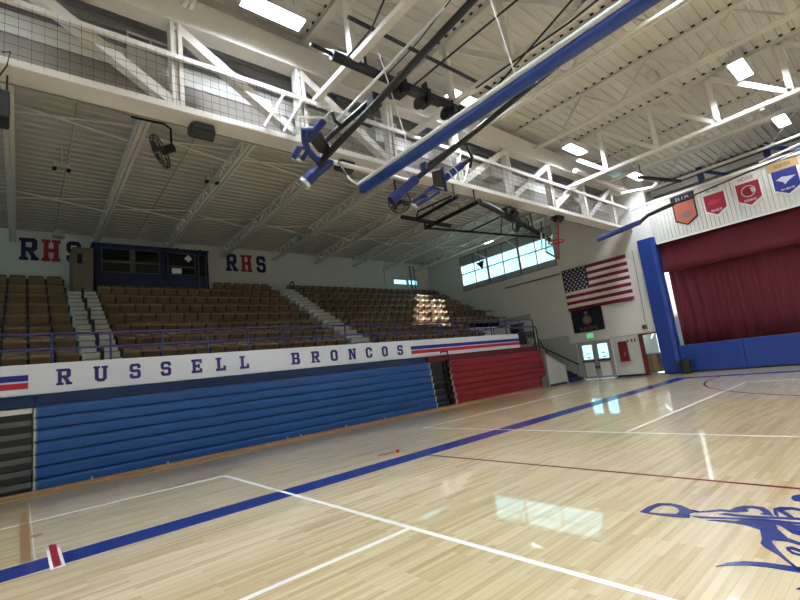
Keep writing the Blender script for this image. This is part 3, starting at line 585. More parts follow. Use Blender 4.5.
# ------------------------------------------------------------------ lettered balcony front
o = thing('name_board', 'long white balcony board lettered in dark blue under the seats', 'sign', (8, 12.9, 2.06))
part(o, MB().box(XW, 18.57, 12.9, 13.04, 2.07, 2.74), 'board', 'banner', bevel=.01)
for ch, x in zip('RUSSELL', (.765, 1.47, 2.19, 2.89, 3.66, 4.3, 4.97)): block_letter(o, ch, 'letter', x, 12.9, 2.41, .29, .37)
for ch, x in zip('BRONCOS', (6.6, 7.3, 8.01, 8.74, 9.46, 10.18, 10.92)): block_letter(o, ch, 'letter', x, 12.9, 2.4, .31, .37)
for a, c in ((XW, .13), (11.48, 18.57)):
    part(o, MB().box(a, c, 12.885, 12.9, 2.38, 2.51), 'stripe', 'stripeb', label='blue stripe'); part(o, MB().box(a, c, 12.885, 12.9, 2.21, 2.34), 'stripe', 'striper', label='red stripe')
# ------------------------------------------------------------------ folded bleachers
YF, NB, HB = 12.48, 7, .252
def row_profile(k):
    y = YF+.025*k; z = .03+HB*k
    return [(y+.12, z+.014), (y+.034, z+.015), (y+.018, z+.035), (y-.008, z+.175), (y-.01, z+.21), (y+.006, z+.238), (y+.04, z+.25), (y+.12, z+.251), (y+.42, z+.251), (y+.42, z+.014)]
def bank(name, x0, x1, m, mf, lab, capl, capr, xr=None):
    o = thing(name, lab, 'bleachers', ((x0+x1)/2, YF, 0), 'folded bleachers')
    for k in range(NB):
        part(o, MB().prism(row_profile(k), 'x', x0, (xr(k) if xr else x1)), 'bench_row', m)
    part(o, MB().prism([(12.68, 1.8), (12.9, 2.06), (13.02, 2.06), (13.02, 1.8)], 'x', x0, x1), 'top_fascia', mf)
    part(o, MB().box(x0, x1, YF+.2, 13.0, .01, 1.78), 'frame', 'black')
    for side, yes in ((x0, capl), (x1, capr)):
        if yes:
            for k in range(NB):
                xx = side if side == x0 else (xr(k) if xr else x1)
                part(o, MB().prism([(p, q) for p, q in row_profile(k)[:7]]+[(YF+.13+.025*k, .03+HB*k)] if False else row_profile(k)[:7], 'x', xx-.035, xx+.035), 'end_cap', 'cap')
    return o
bank('bleacher_bank', .26, 12.08, 'blue', 'navyfascia', 'long bank of folded blue bleachers', True, True)
bank('bleacher_bank', 13.22, 19.75, 'red', 'redfascia', 'bank of folded red bleachers right of the blue bank', True, False, lambda k: 19.75 if k > 1 else 19.25)
o = thing('bleacher_steps', 'folded dark and grey aisle steps at the far left of the blue bleachers', 'steps', (-.5, YF, 0), 'folded aisle steps')
for k in range(NB):
    y = YF+.03+.025*k; z = .03+HB*k
    part(o, MB().box(-1.4, .2, y+.06, y+.4, z, z+.13), 'riser', 'black'); part(o, MB().box(-1.4, .2, y, y+.4, z+.13, z+.235), 'tread', 'greystep' if k < NB-1 else 'concrete')
part(o, MB().prism([(12.68, 1.8), (12.9, 2.06), (13.02, 2.06), (13.02, 1.8)], 'x', -1.43, .24), 'top_fascia', 'navyfascia'); part(o, MB().box(-1.4, .2, YF+.3, 13.0, .01, 1.78), 'frame', 'black')
bank('bleacher_bank', XW, -1.45, 'blue', 'navyfascia', 'folded blue bleachers beyond the dark steps at the far left', False, True)
o = thing('bleacher_steps', 'folded dark aisle steps between the blue and red bleachers', 'steps', (13, YF, 0), 'folded aisle steps')
for k in range(NB):
    y = YF+.06+.03*k; z = .03+HB*k
    part(o, MB().box(12.12, 13.17, y+.12, y+.4, z, z+.14), 'riser', 'black'); part(o, MB().box(12.14, 12.76, y, y+.4, z+.14, z+.235), 'tread', 'darkstep'); part(o, MB().tube([(12.94, y+.06, z+.12), (13.06, y+.06, z+.12)], .09, 10), 'bumper', 'black')
part(o, MB().box(12.12, 13.18, YF+.32, 13.0, .01, 1.78), 'frame', 'black')
part(o, MB().box(12.12, 13.18, 12.72, 12.95, 1.82, 2.04), 'top_fascia', 'redfascia')
o = thing('step_handrail', 'small dark handrail standing at the top of the aisle between blue and red bleachers', 'handrail', (13.2, 12.7, 1.8))
part(o, MB().tube([(13.15, 12.6, 1.35), (13.15, 12.6, 2.12), (13.12, 12.56, 2.18), (12.75, 12.56, 2.18), (12.7, 12.56, 2.12)], .025), 'rail', 'blackm')
o = thing('bleacher_end_panel', 'grey metal panel at the lower right end of the red bleachers', 'panel', (18.6, YF, 0)); part(o, MB().box(19.27, 19.75, YF-.03, YF+.01, .02, .52), 'sheet', 'metal'); part(o, MB().box(19.76, 19.8, YF-.03, 12.95, .02, 1.7), 'side_sheet', 'metal')
struct(MB().box(XW, 19.25, 12.3, 12.46, 0, .035).box(XW, 19.25, 12.42, 12.47, 0, .085), 'baseboard_bleacher', 'board')
for k, x in enumerate((1.23, 2.75, 5.9, 6.32, 7.9, 9.48)):
    o = thing('floor_bolt', f'tiny pale roller foot under the blue bleachers, {ORD[k]} from the left', 'roller', (x, 12.4, .08), 'roller feet along the wood strip'); part(o, MB().box(x-.02, x+.02, 12.4, 12.45, .085, .14), 'foot', 'cap')
# ------------------------------------------------------------------ wall lettering, press box, vestibule
for xs, lab in (((.2, .92, 1.7), 'large blue and red wall letters at the far left above the seats'), ((8.5, 9.3, 10.13), 'large blue and red wall letters right of the press box')):
    o = thing('wall_lettering', lab, 'lettering', (xs[1], YB, 8.4), 'school initials on the back wall')
    for ch, x, m in zip('RHS', xs, ('letternavy', 'lred', 'letternavy')): block_letter(o, ch, m, x, YB, 8.38, .62, .94, .03, label='red letter' if ch == 'H' else None)
PY = 21.62
def PB(*a): return MB().pbox(*a)
PF = 21.62/21.0
o = thing('press_box', 'navy press box with dark windows on the top rows', 'press box', (4.4, PY, 6.2))
b = PB(2.2, 6.66, PY, PY+.08, 6.1, 7.03).pbox(2.2, 6.66, PY, PY+.08, 8.08, 8.2).pbox(2.2, 2.44, PY, PY+.08, 7.03, 8.08).pbox(4.62, 4.84, PY, PY+.08, 7.03, 8.08).pbox(6.6, 6.66, PY, PY+.08, 7.03, 8.08)
b.pbox(2.2, 2.26, PY, YB, 6.1, 8.2).pbox(6.6, 6.66, PY, YB, 6.1, 8.2)
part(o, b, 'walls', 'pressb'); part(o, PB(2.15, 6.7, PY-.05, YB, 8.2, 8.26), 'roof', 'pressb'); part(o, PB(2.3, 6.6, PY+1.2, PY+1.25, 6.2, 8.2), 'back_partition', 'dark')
for x0, x1, z0, z1 in ((2.44, 3.52, 7.03, 7.5), (2.44, 3.52, 7.5, 8.08), (3.62, 4.62, 7.03, 7.5), (3.62, 4.62, 7.5, 8.08), (4.9, 6.1, 7.03, 7.42), (4.9, 6.1, 7.42, 8.08), (6.2, 6.58, 6.4, 8.06)):
    f = PB(x0, x1, PY-.02, PY+.04, z0, z0+.05).pbox(x0, x1, PY-.02, PY+.04, z1-.05, z1).pbox(x0, x0+.06, PY-.02, PY+.04, z0, z1).pbox(x1-.06, x1, PY-.02, PY+.04, z0, z1)
    ff = part(o, f, 'window_frame', 'pframe'); PB(x0+.06, x1-.06, PY+.01, PY+.016, z0+.05, z1-.05).build('pane', 'tintglass', ff)
part(o, PB(3.5, 3.64, PY-.03, PY+.05, 7.03, 8.08), 'mullion', 'pframe')
part(o, MB().plate([(5.95, PY-.06, 8.19), (6.13, PY-.06, 8.0), (5.95, PY-.06, 7.82), (5.77, PY-.06, 8.0)], .012), 'diamond_sign', 'paper')
part(o, PB(5.08, 5.48, PY-.04, PY-.02, 7.1, 7.34), 'paper_sheet', 'paper')
for x, w_, h_, lab in ((5.35, .3, .14, 'white box on the press box roof, left of the two'), (6.35, .26, .2, 'white box on the press box roof, right of the two')):
    oo = thing('roof_unit', lab, 'box', (x*PF, PY+.2, 8.46), 'boxes on the press box roof'); part(oo, PB(x-w_/2, x+w_/2, PY+.1, PY+.35, 8.26, 8.26+h_), 'body', 'paper'); part(oo, PB(x-.05, x+.05, PY+.08, PY+.1, 8.3, 8.34), 'slot', 'dark')
o = thing('vestibule', 'brown wooden entry booth left of the press box atop the aisle', 'booth', (1.85, 21, 6.1))
part(o, MB().box(1.54, 2.19, 21+.02, YB, 5.8, 7.95), 'walls', 'wood'); part(o, MB().box(1.66, 1.82, 21-.005, 21.02, 7.35, 7.75), 'sign_plate', 'dark'); part(o, MB().box(1.8, 2.17, 21-.01, 21+.02, 6.2, 7.3), 'door_leaf', 'wood'); part(o, MB().box(1.5, 2.2, 21-.02, YB, 7.95, 8.0), 'roof', 'wood')
o = thing('corner_pipe', 'pair of pale pipes on the back wall by the small windows', 'pipe', (21.2, YB-.2, 7.5)); part(o, MB().tube([(21.1, YB-.2, 6.8), (21.1, YB-.2, 8.9)], .07), 'pipe', 'metal'); part(o, MB().tube([(21.45, YB-.2, 7.2), (21.45, YB-.2, 8.9)], .05), 'pipe', 'metal')
struct(MB().box(18.85, 18.95, YB-.06, YB, 7.2, 8.7), 'trim_5', 'white')
# ------------------------------------------------------------------ low roof joists, bridging
def zz_web(b, x, p0, p1, zb, zt, n, r):
    """bent rod web of an open joist in the plane x, from y p0 to p1; zb, zt give chord heights"""
    pts = []
    for i in range(n*2+1):
        y = p0+(p1-p0)*i/(n*2); pts.append((x, y, zb(y) if i % 2 else zt(y)))
    for a, c in zip(pts, pts[1:]): b.bar(a, c, r, r)
LJ = [-3.15, -.3, 2.45, 5.28, 8.05, 10.85, 13.6, 16.35, 19.1, 21.85]
for i, x in enumerate(LJ):
    o = thing('low_roof_joist', f'pale open-web joist over the seats, {ORD[i]} from the left', 'roof joist', (x, 16, 8.8), 'joists over the seats')
    zc = lambda y: zlow(y)-.53
    for d in (-.065, .065): part(o, MB().bar((x+d, 9.5, zc(9.5)), (x+d, YB-.02, zc(YB)), .09, .09), 'bottom_chord', 'joist')
    part(o, MB().bar((x, 9.5, zlow(9.5)-.05), (x, YB-.02, zlow(YB)-.05), .13, .07), 'top_chord', 'joist')
    b = MB(); zz_web(b, x, 9.6, YB-.3, lambda y: zlow(y)-.5, lambda y: zlow(y)-.07, 13, .06); part(o, b, 'web', 'joist')
for i in range(1, len(LJ)-1):
    a, c = LJ[i], LJ[i+1]
    for y, nm in ((13.2, 'near'), (18.6, 'far')):
        o = thing('bridging_rod', f'thin crossed rods between low joists, {nm} line, {ORD[i-1]} bay from the left', 'bracing', (a, y, 9), 'crossed rods between the low joists')
        part(o, MB().tube([(a, y, zlow(y)-.48), (c, y+.05, zlow(y)-.08)], .028, 6), 'rod', 'white'); part(o, MB().tube([(a, y+.3, zlow(y)-.08), (c, y+.3, zlow(y)-.48)], .028, 6), 'rod', 'joist')
# ------------------------------------------------------------------ long truss between hall and seats
o = thing('long_truss', 'long white truss spanning the hall above the front of the seats', 'truss', (8, YT, 7.1))
part(o, MB().box(XW, XE, YT, YT+.5, 7.06, 7.2), 'bottom_chord', 'white', bevel=.01)
part(o, MB().box(XW, XE, YT+.02, YT+.42, 9.05, 9.72), 'top_chord', 'white', bevel=.01)
PX = [2.3+2.75*k for k in range(-4, 8)]
for x in PX:
    part(o, MB().box(x-.11, x-.03, YT+.06, YT+.3, 7.2, 9.05).box(x+.03, x+.11, YT+.06, YT+.3, 7.2, 9.05).box(x-.03, x+.03, YT+.14, YT+.22, 7.2, 9.05), 'post', 'white')
for a, c in zip(PX, PX[1:]):
    p, q = ((a, YT+.18, 9.0), (c, YT+.18, 7.22)) if a < 7.7 else ((a, YT+.18, 7.22), (c, YT+.18, 9.0))
    part(o, MB().bar(p, q, .2, .2, (0, 1, 0)), 'diagonal', 'white')
part(o, MB().box(XW, XE, YT-.03, YT+.03, 8.17, 8.27), 'middle_rail', 'white')
for x in (4.55, 5.0, 10.6, 11.05): part(o, MB().bar((x, YT-.02, 8.2), (x-.62, YT-.12, 7.14), .05, .05), 'net_brace', 'white')
b = MB(); z = 7.24
while z < 8.2: b.bar((XW, YT-.06, z), (XE-.05, YT-.06, z), .0045, .0045); z += .165
x = XW
while x < XE-.05: b.bar((x, YT-.06, 7.12), (x, YT-.06, 8.2), .0045 if x < 6 else .003, .0045 if x < 6 else .003); x += .165 if x < 6 else .3
o = tag(b.build('safety_net', 'net'), 'dark square-mesh net stretched along the lower half of the long truss', 'net')
for i, x in enumerate((1.9, 7.95, 13.1, 18.9)):
    o = thing('duct_box', f'pale vent box with an open frame between the truss members, {ORD[i]} from the left', 'vent', (x, 9, 8.4), 'vent boxes behind the long truss')
    part(o, MB().box(x-.38, x+.38, YT+.5, 9.3, 8.1, 8.55), 'box', 'duct'); f = MB().box(x-.4, x+.4, YT+.42, YT+.46, 8.53, 8.56).box(x-.4, x+.4, YT+.42, YT+.46, 8.74, 8.77)
    for xx in (-.4, 0, .38): f.box(x+xx, x+xx+.03, YT+.42, YT+.46, 8.53, 8.77)
    part(o, f, 'open_frame', 'white')
for i, x in enumerate((-.42, 2.79, 6.29, 16.6)):
    o = thing('hanging_speaker', f'dark loudspeaker hung under the long truss, {ORD[i]} from the left', 'speaker', (x, YT+.2, 6.8), 'loudspeakers under the long truss')
    zc = 6.5 if i == 0 else 6.92
    part(o, MB().prism([(YT+.2, zc-.03), (YT+.24, zc+.12), (YT+.5, zc+.13), (YT+.54, zc-.02), (YT+.4, zc-.14)] if i else [(YT+.0, zc-.32), (YT+.05, zc+.16), (YT+.42, zc+.2), (YT+.46, zc-.02), (YT+.3, zc-.4)], 'x', x-.24, x+.24), 'cabinet', 'black', bevel=.03); [part(o, MB().tube([(x+d, YT+.3, zc+.08), (x+d, YT+.3, 7.06)], .015), 'bracket', 'black') for d in (-.2, .2)]
    part(o, MB().box(x-.2, x+.2, YT+.17, YT+.21, zc-.02, zc+.1), 'grille', 'darkstep')
tag(MB().tube([(-.28, YT-.05, 7.22), (-.18, YT-.08, 7.25), (-.22, YT-.06, 7.0), (-.34, YT+.0, 6.75), (-.4, YT+.1, 6.65)], .012, 6).build('speaker_cable', 'black'), 'thin black cable looping down to the speaker at the left edge', 'cable')
# ------------------------------------------------------------------ main roof joists and trusses (along Y)
def flute_shades(o, x):  # black strips paint the shade inside the flutes above the chord
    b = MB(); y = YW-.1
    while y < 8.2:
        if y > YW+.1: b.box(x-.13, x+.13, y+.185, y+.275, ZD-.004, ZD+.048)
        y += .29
    part(o, b, 'flute_shade', 'black')['kind'] = 'stuff'
def main_joist(x, zb, heavy, lab):
    o = thing('roof_truss' if heavy else 'roof_joist', lab, 'roof truss' if heavy else 'roof joist', (x, 0, zb), 'joists and trusses of the main roof')
    y0, y1 = YW+.05, YT+.1
    flute_shades(o, x)
    if heavy:
        part(o, MB().box(x-.09, x+.09, y0, y1, zb-.04, zb+.08), 'bottom_chord', 'white', bevel=.01)
        part(o, MB().box(x-.1, x+.1, y0, 9.2, ZD-.14, ZD-.001), 'top_chord', 'cream')
        y = 8.7; k = 0
        while y > y0+1.9:
            yn = y-1.87
            part(o, MB().bar((x, yn, zb+.06), (x, yn, ZD-.1), .16, .14), 'post', 'white')
            p, q = ((x, y, ZD-.12), (x, yn, zb+.06)) if yn > -1.5 else ((x, y, zb+.06), (x, yn, ZD-.12))
            part(o, MB().bar(p, q, .14, .14, (1, 0, 0)), 'diagonal', 'white'); y = yn; k += 1
    else:
        for d in (-.06, .06): part(o, MB().bar((x+d, y0, zb), (x+d, y1-.5, zb), .075, .08), 'bottom_chord', 'white')
        part(o, MB().box(x-.11, x+.11, y0, 9.2, ZD-.08, ZD-.001), 'top_chord', 'cream')
        b = MB(); zz_web(b, x, y0+.3, y1-.4, lambda y: zb, lambda y: ZD-.07, 9, .045); part(o, b, 'web', 'cream')
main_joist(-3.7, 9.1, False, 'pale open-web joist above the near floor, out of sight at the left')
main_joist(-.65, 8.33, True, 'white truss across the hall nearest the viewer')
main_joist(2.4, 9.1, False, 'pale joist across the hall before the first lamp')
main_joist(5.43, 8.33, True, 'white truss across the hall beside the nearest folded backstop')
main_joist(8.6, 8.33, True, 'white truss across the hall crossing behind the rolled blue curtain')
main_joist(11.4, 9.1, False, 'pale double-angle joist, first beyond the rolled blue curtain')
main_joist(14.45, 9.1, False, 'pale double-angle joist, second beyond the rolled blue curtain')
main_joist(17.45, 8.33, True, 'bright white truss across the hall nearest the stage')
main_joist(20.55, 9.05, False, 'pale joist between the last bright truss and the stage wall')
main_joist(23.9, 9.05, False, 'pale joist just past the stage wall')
struct(MB().box(XF-.3, XF-.05, YW, 8.4, 9.5, 9.75), 'trim_6', 'cream')
for i, (ya, yb_) in enumerate(((5.45, 4.5), (2.95, 1.95), (.4, -.6))):
    o = thing('knee_brace', f'dark blue steel post and brace behind the pennants, {ORD[i]} from the pillar', 'brace', (24.3, ya, 8), 'blue braces behind the stage wall'); part(o, MB().bar((24.4, ya, 1.21), (24.4, ya, 9.4), .22, .22), 'post', 'bluesteel'); part(o, MB().bar((24.4, ya, 9.25), (24.4, yb_-.3, 8.45), .14, .14), 'diagonal', 'bluesteel')
# ------------------------------------------------------------------ lamps of the hall
LX = [-2.5, 4.0, 10.05, 16.6]; LYS = [7.52, 2.1, -3.4, -8.8]
lights = [(x, y) for x in LX for y in LYS] + [(22.4, 7.45), (22.4, 2.05), (22.4, -3.4)]
for i, (x, y) in enumerate(lights):
    dz = 0
    if x > 22: x, y, dz = (21.6, {7.45: 7.2}.get(y, y), -.25) if y > 5 else (x, y, 0)
    ry = {7.52: 'row over the seat side', 2.1: 'middle row of lamps', -3.4: 'row past the middle', -8.8: 'row along the right wall', 7.2: 'row over the seat side', 7.45: 'row over the seat side', 2.05: 'middle row of lamps'}[y]
    nm = 'nearest the stage' if x > 22 else ('behind the viewer' if x < 0 else ('nearest the viewer' if x < 5 else ('next to the rolled blue curtain' if x < 11 else 'second from the stage')))
    o = thing('high_bay_lamp', f'bright rectangular ceiling lamp {nm}, {ry}', 'ceiling lamp', (x, y, 9.55), 'lamps of the main roof')
    w_ = .67; part(o, MB().box(x-w_, x+w_, y-.2, y+.2, 9.5+dz, 9.6+dz), 'housing', 'lightbody', bevel=.01); part(o, MB().box(x-w_, x+w_, y-.2, y-.188, 9.37+dz, 9.5+dz).box(x-w_, x+w_, y+.188, y+.2, 9.37+dz, 9.5+dz).box(x-w_, x-w_+.012, y-.2, y+.2, 9.37+dz, 9.5+dz).box(x+w_-.012, x+w_, y-.2, y+.2, 9.37+dz, 9.5+dz), 'rim', 'lightbody'); part(o, MB().box(x-w_+.02, x+w_-.02, y-.18, y+.18, 9.485+dz, 9.5+dz), 'lens', 'lamp')  # deep rim added to keep grazing lamp light off the long truss
    [part(o, MB().tube([(x+d, y, 9.6+dz), (x+d, y, ZD)], .01, 6), 'hanger', 'metal') for d in (-.5, .5)]
o = thing('ceiling_heater', 'pale rounded unit hung from the deck between joists right of centre', 'heater', (16, 4, 9.7)); part(o, MB().tube([(15.6, 4.05, 9.85), (16.4, 3.75, 9.6)], .14, 12), 'body', 'cream', smooth=True); part(o, MB().box(15.3, 15.7, 3.95, 4.2, 9.9, 10.1), 'bracket', 'cream')
for i, (y, x) in enumerate(((3.55, 17.45), (1.95, 17.45))):
    o = thing('smoke_sensor', 'small white round sensor under the bright truss nearest the stage, %s one' % ('left' if i == 0 else 'right'), 'sensor', (x, y, 8.2), 'round sensors under the truss'); part(o, lathe(x, y, [(.03, 8.29), (.07, 8.27), (.07, 8.22), (.04, 8.19)], 12), 'dome', 'paper')
o = thing('wing_pipe', 'dark horizontal pipe near the stage wall beside a lamp', 'pipe', (20, 6, 8.6)); part(o, MB().tube([(20.2, 6.7, 8.6), (22.8, 5.9, 8.6)], .08), 'pipe', 'darkstep'); part(o, MB().tube([(20.4, 6.64, 8.6), (20.4, 6.64, 9.2)], .02), 'hanger', 'darkstep')
o = thing('roof_pipe', 'pale pipe along the wall at the end of the long truss', 'pipe', (22.5, 8, 8.8)); part(o, MB().tube([(17.5, 8.1, 8.95), (22.9, 8.1, 8.95)], .11, 10), 'pipe', 'white', smooth=True); part(o, MB().tube([(21.5, 8.0, 8.6), (22.3, 6.9, 8.6), (22.4, 6.7, 8.75)], .07, 8), 'elbow', 'cream', smooth=True)
# ------------------------------------------------------------------ things over the seats
def fan(x, y, z, lab, mount, face):
    o = thing('wall_fan', lab, 'fan', (x, y, z), 'fans over the seats')
    f = V(face).normalized(); u = V((0, 0, 1)) - f*f.z; u.normalize(); s = f.cross(u)
    R = .42; ring = lambda r, d: [V((x, y, z))+f*d+u*r*math.cos(2*math.pi*k/24)+s*r*math.sin(2*math.pi*k/24) for k in range(24)]
    b = MB().tube(ring(R, -.03), .014, 6, True).tube(ring(R, .03), .014, 6, True).tube(ring(R*.66, .08), .008, 5, True).tube(ring(R*.33, .1), .008, 5, True)
    for k in range(20):
        t = 2*math.pi*k/20; rd = u*math.cos(t)+s*math.sin(t); c = V((x, y, z))
        b.tube([c+f*.11+rd*.05, c+f*.08+rd*R*.66, c+f*.03+rd*R, c-f*.03+rd*R, c-f*.08+rd*R*.5], .006, 4)
    part(o, b, 'cage', 'iron')
    for k in range(3):
        t = 2*math.pi*k/3+.4; rd = u*math.cos(t)+s*math.sin(t); tg = f.cross(rd); c = V((x, y, z))
        part(o, MB().plate([c+rd*.06-tg*.05, c+rd*.2-tg*.12-f*.02, c+rd*.37-tg*.13-f*.03, c+rd*.38+tg*.06+f*.04, c+rd*.06+tg*.05+f*.02], .008), 'blade', 'greystep')
    part(o, MB().tube([V((x, y, z))-f*.05, V((x, y, z))-f*.36], .11, 12), 'motor', 'black', smooth=True)
    c = V((x, y, z))-f*.3
    part(o, MB().tube([c, (c.x, c.y, mount[2]-.1), (c.x-.15, c.y, mount[2]), mount], .03), 'arm', 'black')
fan(2.62, 11.5, 7.78, 'dark caged fan nearest the viewer, hung from the low roof at left', (2.0, 11.5, 8.55), (-.85, .15, -.45))
fan(10.56, 11.5, 7.75, 'dark caged fan below the blue padded pole at centre', (10.0, 11.5, 8.9), (-.35, -.85, -.3))
fan(18.2, 11.5, 7.8, 'dark caged fan behind the black folded backstop near the high windows', (17.6, 11.5, 8.9), (-.5, -.8, -.3))
o = thing('pendant_lamp', 'unlit bell-shaped pendant lamp before the left wall letters', 'lamp', (1.08, 21.2, 8.2)); part(o, lathe(1.08, 21.2, [(.22, 8.42), (.21, 8.52), (.15, 8.64), (.06, 8.72)], 16), 'shade', 'duct', smooth=True); part(o, MB().tube([(1.08, 21.2, 8.7), (1.08, 21.2, 9.22)], .015), 'rod', 'metal')
for i, (x, y, lab) in enumerate(((.86, 15.5, 'small box lamp on the low roof deck at left'), (4.9, 14.6, 'small box lamp on the low roof deck left of centre'))):
    o = thing('deck_fixture', lab, 'fixture', (x, y, 8.9), 'box lamps on the low deck'); part(o, MB().box(x-.2, x+.2, y-.12, y+.12, 8.72, 8.84), 'body', 'duct'); part(o, MB().tube([(x, y, 8.84), (x, y, zlow(y)-.002)], .02), 'stem', 'duct'); [part(o, MB().box(x+d-.05, x+d+.05, y-.1, y+.1, 8.68, 8.72), 'lamp_head', 'dark') for d in (-.17, .17)]
for i, (x, lab) in enumerate(((1.05, 'thin conduit along the low deck above the left wall letters'), (4.0, 'thin conduit along the low deck left of the press box'))):
    tag(MB().tube([(x, 9.6, zlow(9.6)-.03), (x, 22.6, zlow(22.6)-.03)], .025, 6).build('deck_conduit', 'duct'), lab, 'conduit', 'conduits on the low deck')
o = thing('window_speaker', 'small dark wedge-shaped speaker hung in front of the high windows', 'speaker', (22.4, 18, 7.9))
part(o, MB().plate([(22.3, 17.75, 7.86), (22.3, 17.15, 7.92), (22.45, 17.42, 7.42)], .12), 'cabinet', 'black'); part(o, MB().tube([(22.3, 17.45, 7.85), (22.3, 17.45, 8.8)], .02), 'bracket', 'black')
for i, (pa, pb) in enumerate((((22.4, 17.9, 8.6), (XE, 17.46, 8.19)), ((22.4, 15.45, 8.79), (XE, 15.18, 8.25)))):
    o = thing('window_brace', 'white diagonal brace at the high windows, %s one' % ('left' if i == 0 else 'right'), 'brace', pa, 'braces at the high windows'); part(o, MB().tube([pa, pb], .04), 'strut', 'white')
def strip(x, y, lab):
    o = thing('strip_lamp', lab, 'lamp', (x, y, zlow(y)-.55), 'strip lamps of the low roof')
    part(o, MB().box(x-.06, x+.06, y-.32, y+.32, zlow(y)-.6, zlow(y)-.52), 'housing', 'lightbody'); part(o, MB().box(x-.05, x+.05, y-.3, y+.3, zlow(y)-.615, zlow(y)-.6), 'lens', 'striplamp'); part(o, MB().tube([(x, y, zlow(y)-.52), (x, y, zlow(y)-.005)], .015), 'stem', 'lightbody')
strip(21.85, 16.2, 'small lit strip lamp on the low roof just above the high windows')
for i, (x, y) in enumerate(((-2.2, 13.5), (-2.2, 19), (-5.5, 13.5), (-5.5, 19))): strip(x, y, 'unseen strip lamp added to the low roof left of the view, ' + ('nearer pair, ' if i < 2 else 'further pair, ') + ('front' if i % 2 == 0 else 'back'))  # out of view, added as fill light for seats and low roof
# ------------------------------------------------------------------ rolled divider curtain
o = thing('divider_roll', 'long blue and white rolled divider curtain hanging across the hall', 'divider curtain', (6, 0, 5.9))
part(o, MB().tube([(6.0, 7.72, 5.86), (6.0, -9.5, 5.86)], .115, 14), 'blue_roll', 'curtainroll', smooth=True); part(o, MB().tube([(5.89, 7.72, 5.95), (5.89, -9.5, 5.95)], .045, 12), 'white_roll', 'rollwhite', smooth=True)
part(o, MB().box(5.93, 6.07, 7.72, 7.78, 5.78, 5.96), 'end_bracket', 'blackm'); part(o, MB().tube([(6.0, 7.76, 5.93), (5.86, 7.82, 6.02), (5.78, 7.86, 6.08), (5.72, 7.9, 6.2)], .03), 'clamp', 'white'); part(o, MB().tube([(5.72, 7.9, 6.2), (5.68, 7.98, 6.4), (5.66, 8.1, 6.62)], .03), 'strap', 'black')
for y in (6, 3.4, .8, -2): part(o, MB().tube([(5.96, y, 5.97), (5.5, y+.1, 8.3)], .012, 6), 'strap', 'white')
o = thing('truss_pipe', 'white pipe hung just below the long truss behind the rolled curtain end', 'pipe', (6.5, 8.25, 6.7))
part(o, MB().tube([(5.1, 8.25, 6.68), (8.4, 8.25, 6.68)], .06, 10), 'pipe', 'white', smooth=True)
for x in (5.3, 8.2): part(o, MB().tube([(x, 8.25, 6.7), (x, 8.45, 7.07)], .015), 'hanger', 'metal')
# ------------------------------------------------------------------ folded backstops
o = thing('mount_beam', 'thick dark pipe carrying motors between two roof trusses', 'beam', (6.9, 6.86, 8.2))
part(o, MB().tube([(4.9, 6.86, 8.3), (8.95, 6.86, 8.3)], .11, 12), 'pipe', 'blackm', smooth=True); part(o, MB().tube([(4.4, 6.86, 8.34), (4.95, 6.86, 8.32)], .04), 'stub', 'darkstep')
for x in (5.75, 6.25): part(o, MB().bar((x, 6.86, 8.35), (x, 6.86, 8.75), .12, .07), 'clamp', 'blackm')
for x0, w_ in ((6.72, .2), (7.55, .16), (8.5, .17)):
    part(o, MB().box(x0, x0+w_, 6.72, 7.08, 8.02, 8.42), 'gear_box', 'blackm', bevel=.03)
    part(o, MB().tube([(x0+w_, 6.8, 8.16), (x0+w_+.3, 6.8, 8.16)], .1, 14), 'motor', 'blackm', smooth=True); part(o, MB().tube([(x0+w_+.3, 6.8, 8.16), (x0+w_+.34, 6.8, 8.16)], .075, 12), 'motor_cap', 'iron')
    part(o, MB().tube([(x0-.1, 6.95, 8.08), (x0-.01, 6.95, 8.08)], .13, 14), 'drum', 'iron', smooth=True); part(o, MB().tube([(x0-.14, 6.95, 8.08), (x0-.1, 6.95, 8.08)], .17, 14), 'drum_flange', 'blackm')
    part(o, MB().bar((x0+w_/2, 6.86, 8.4), (x0+w_/2, 6.86, 8.62), .16, .05), 'clamp', 'blackm')
tag(MB().tube([(5.2, 6.53, 9.1), (10.6, 6.53, 9.1)], .045).build('roof_tube', 'darkstep'), 'thin dark tube slung across the roof beyond the motor pipe', 'pipe')
o = thing('folded_backstop', 'folded basketball backstop with blue padded frame at upper centre', 'backstop', (5, 7.7, 6.5), 'folded basketball backstops')
dpt = V((6.317, 4.137, 8.207))-V((5.011, 7.98, 6.35))
part(o, MB().tube([(5.011, 7.98, 6.35), (6.317, 4.137, 8.207), tuple(V((6.317, 4.137, 8.207))+dpt*.5)], .075, 10), 'mast', 'blackm', smooth=True); part(o, MB().tube([(4.97, 7.62, 6.7), (5.55, 6.62, 7.28)], .06), 'mast_brace', 'blackm')
part(o, MB().tube([(5.05, 7.2, 6.98), (6.2, 4.0, 8.5)], .028), 'strut', 'rollwhite')
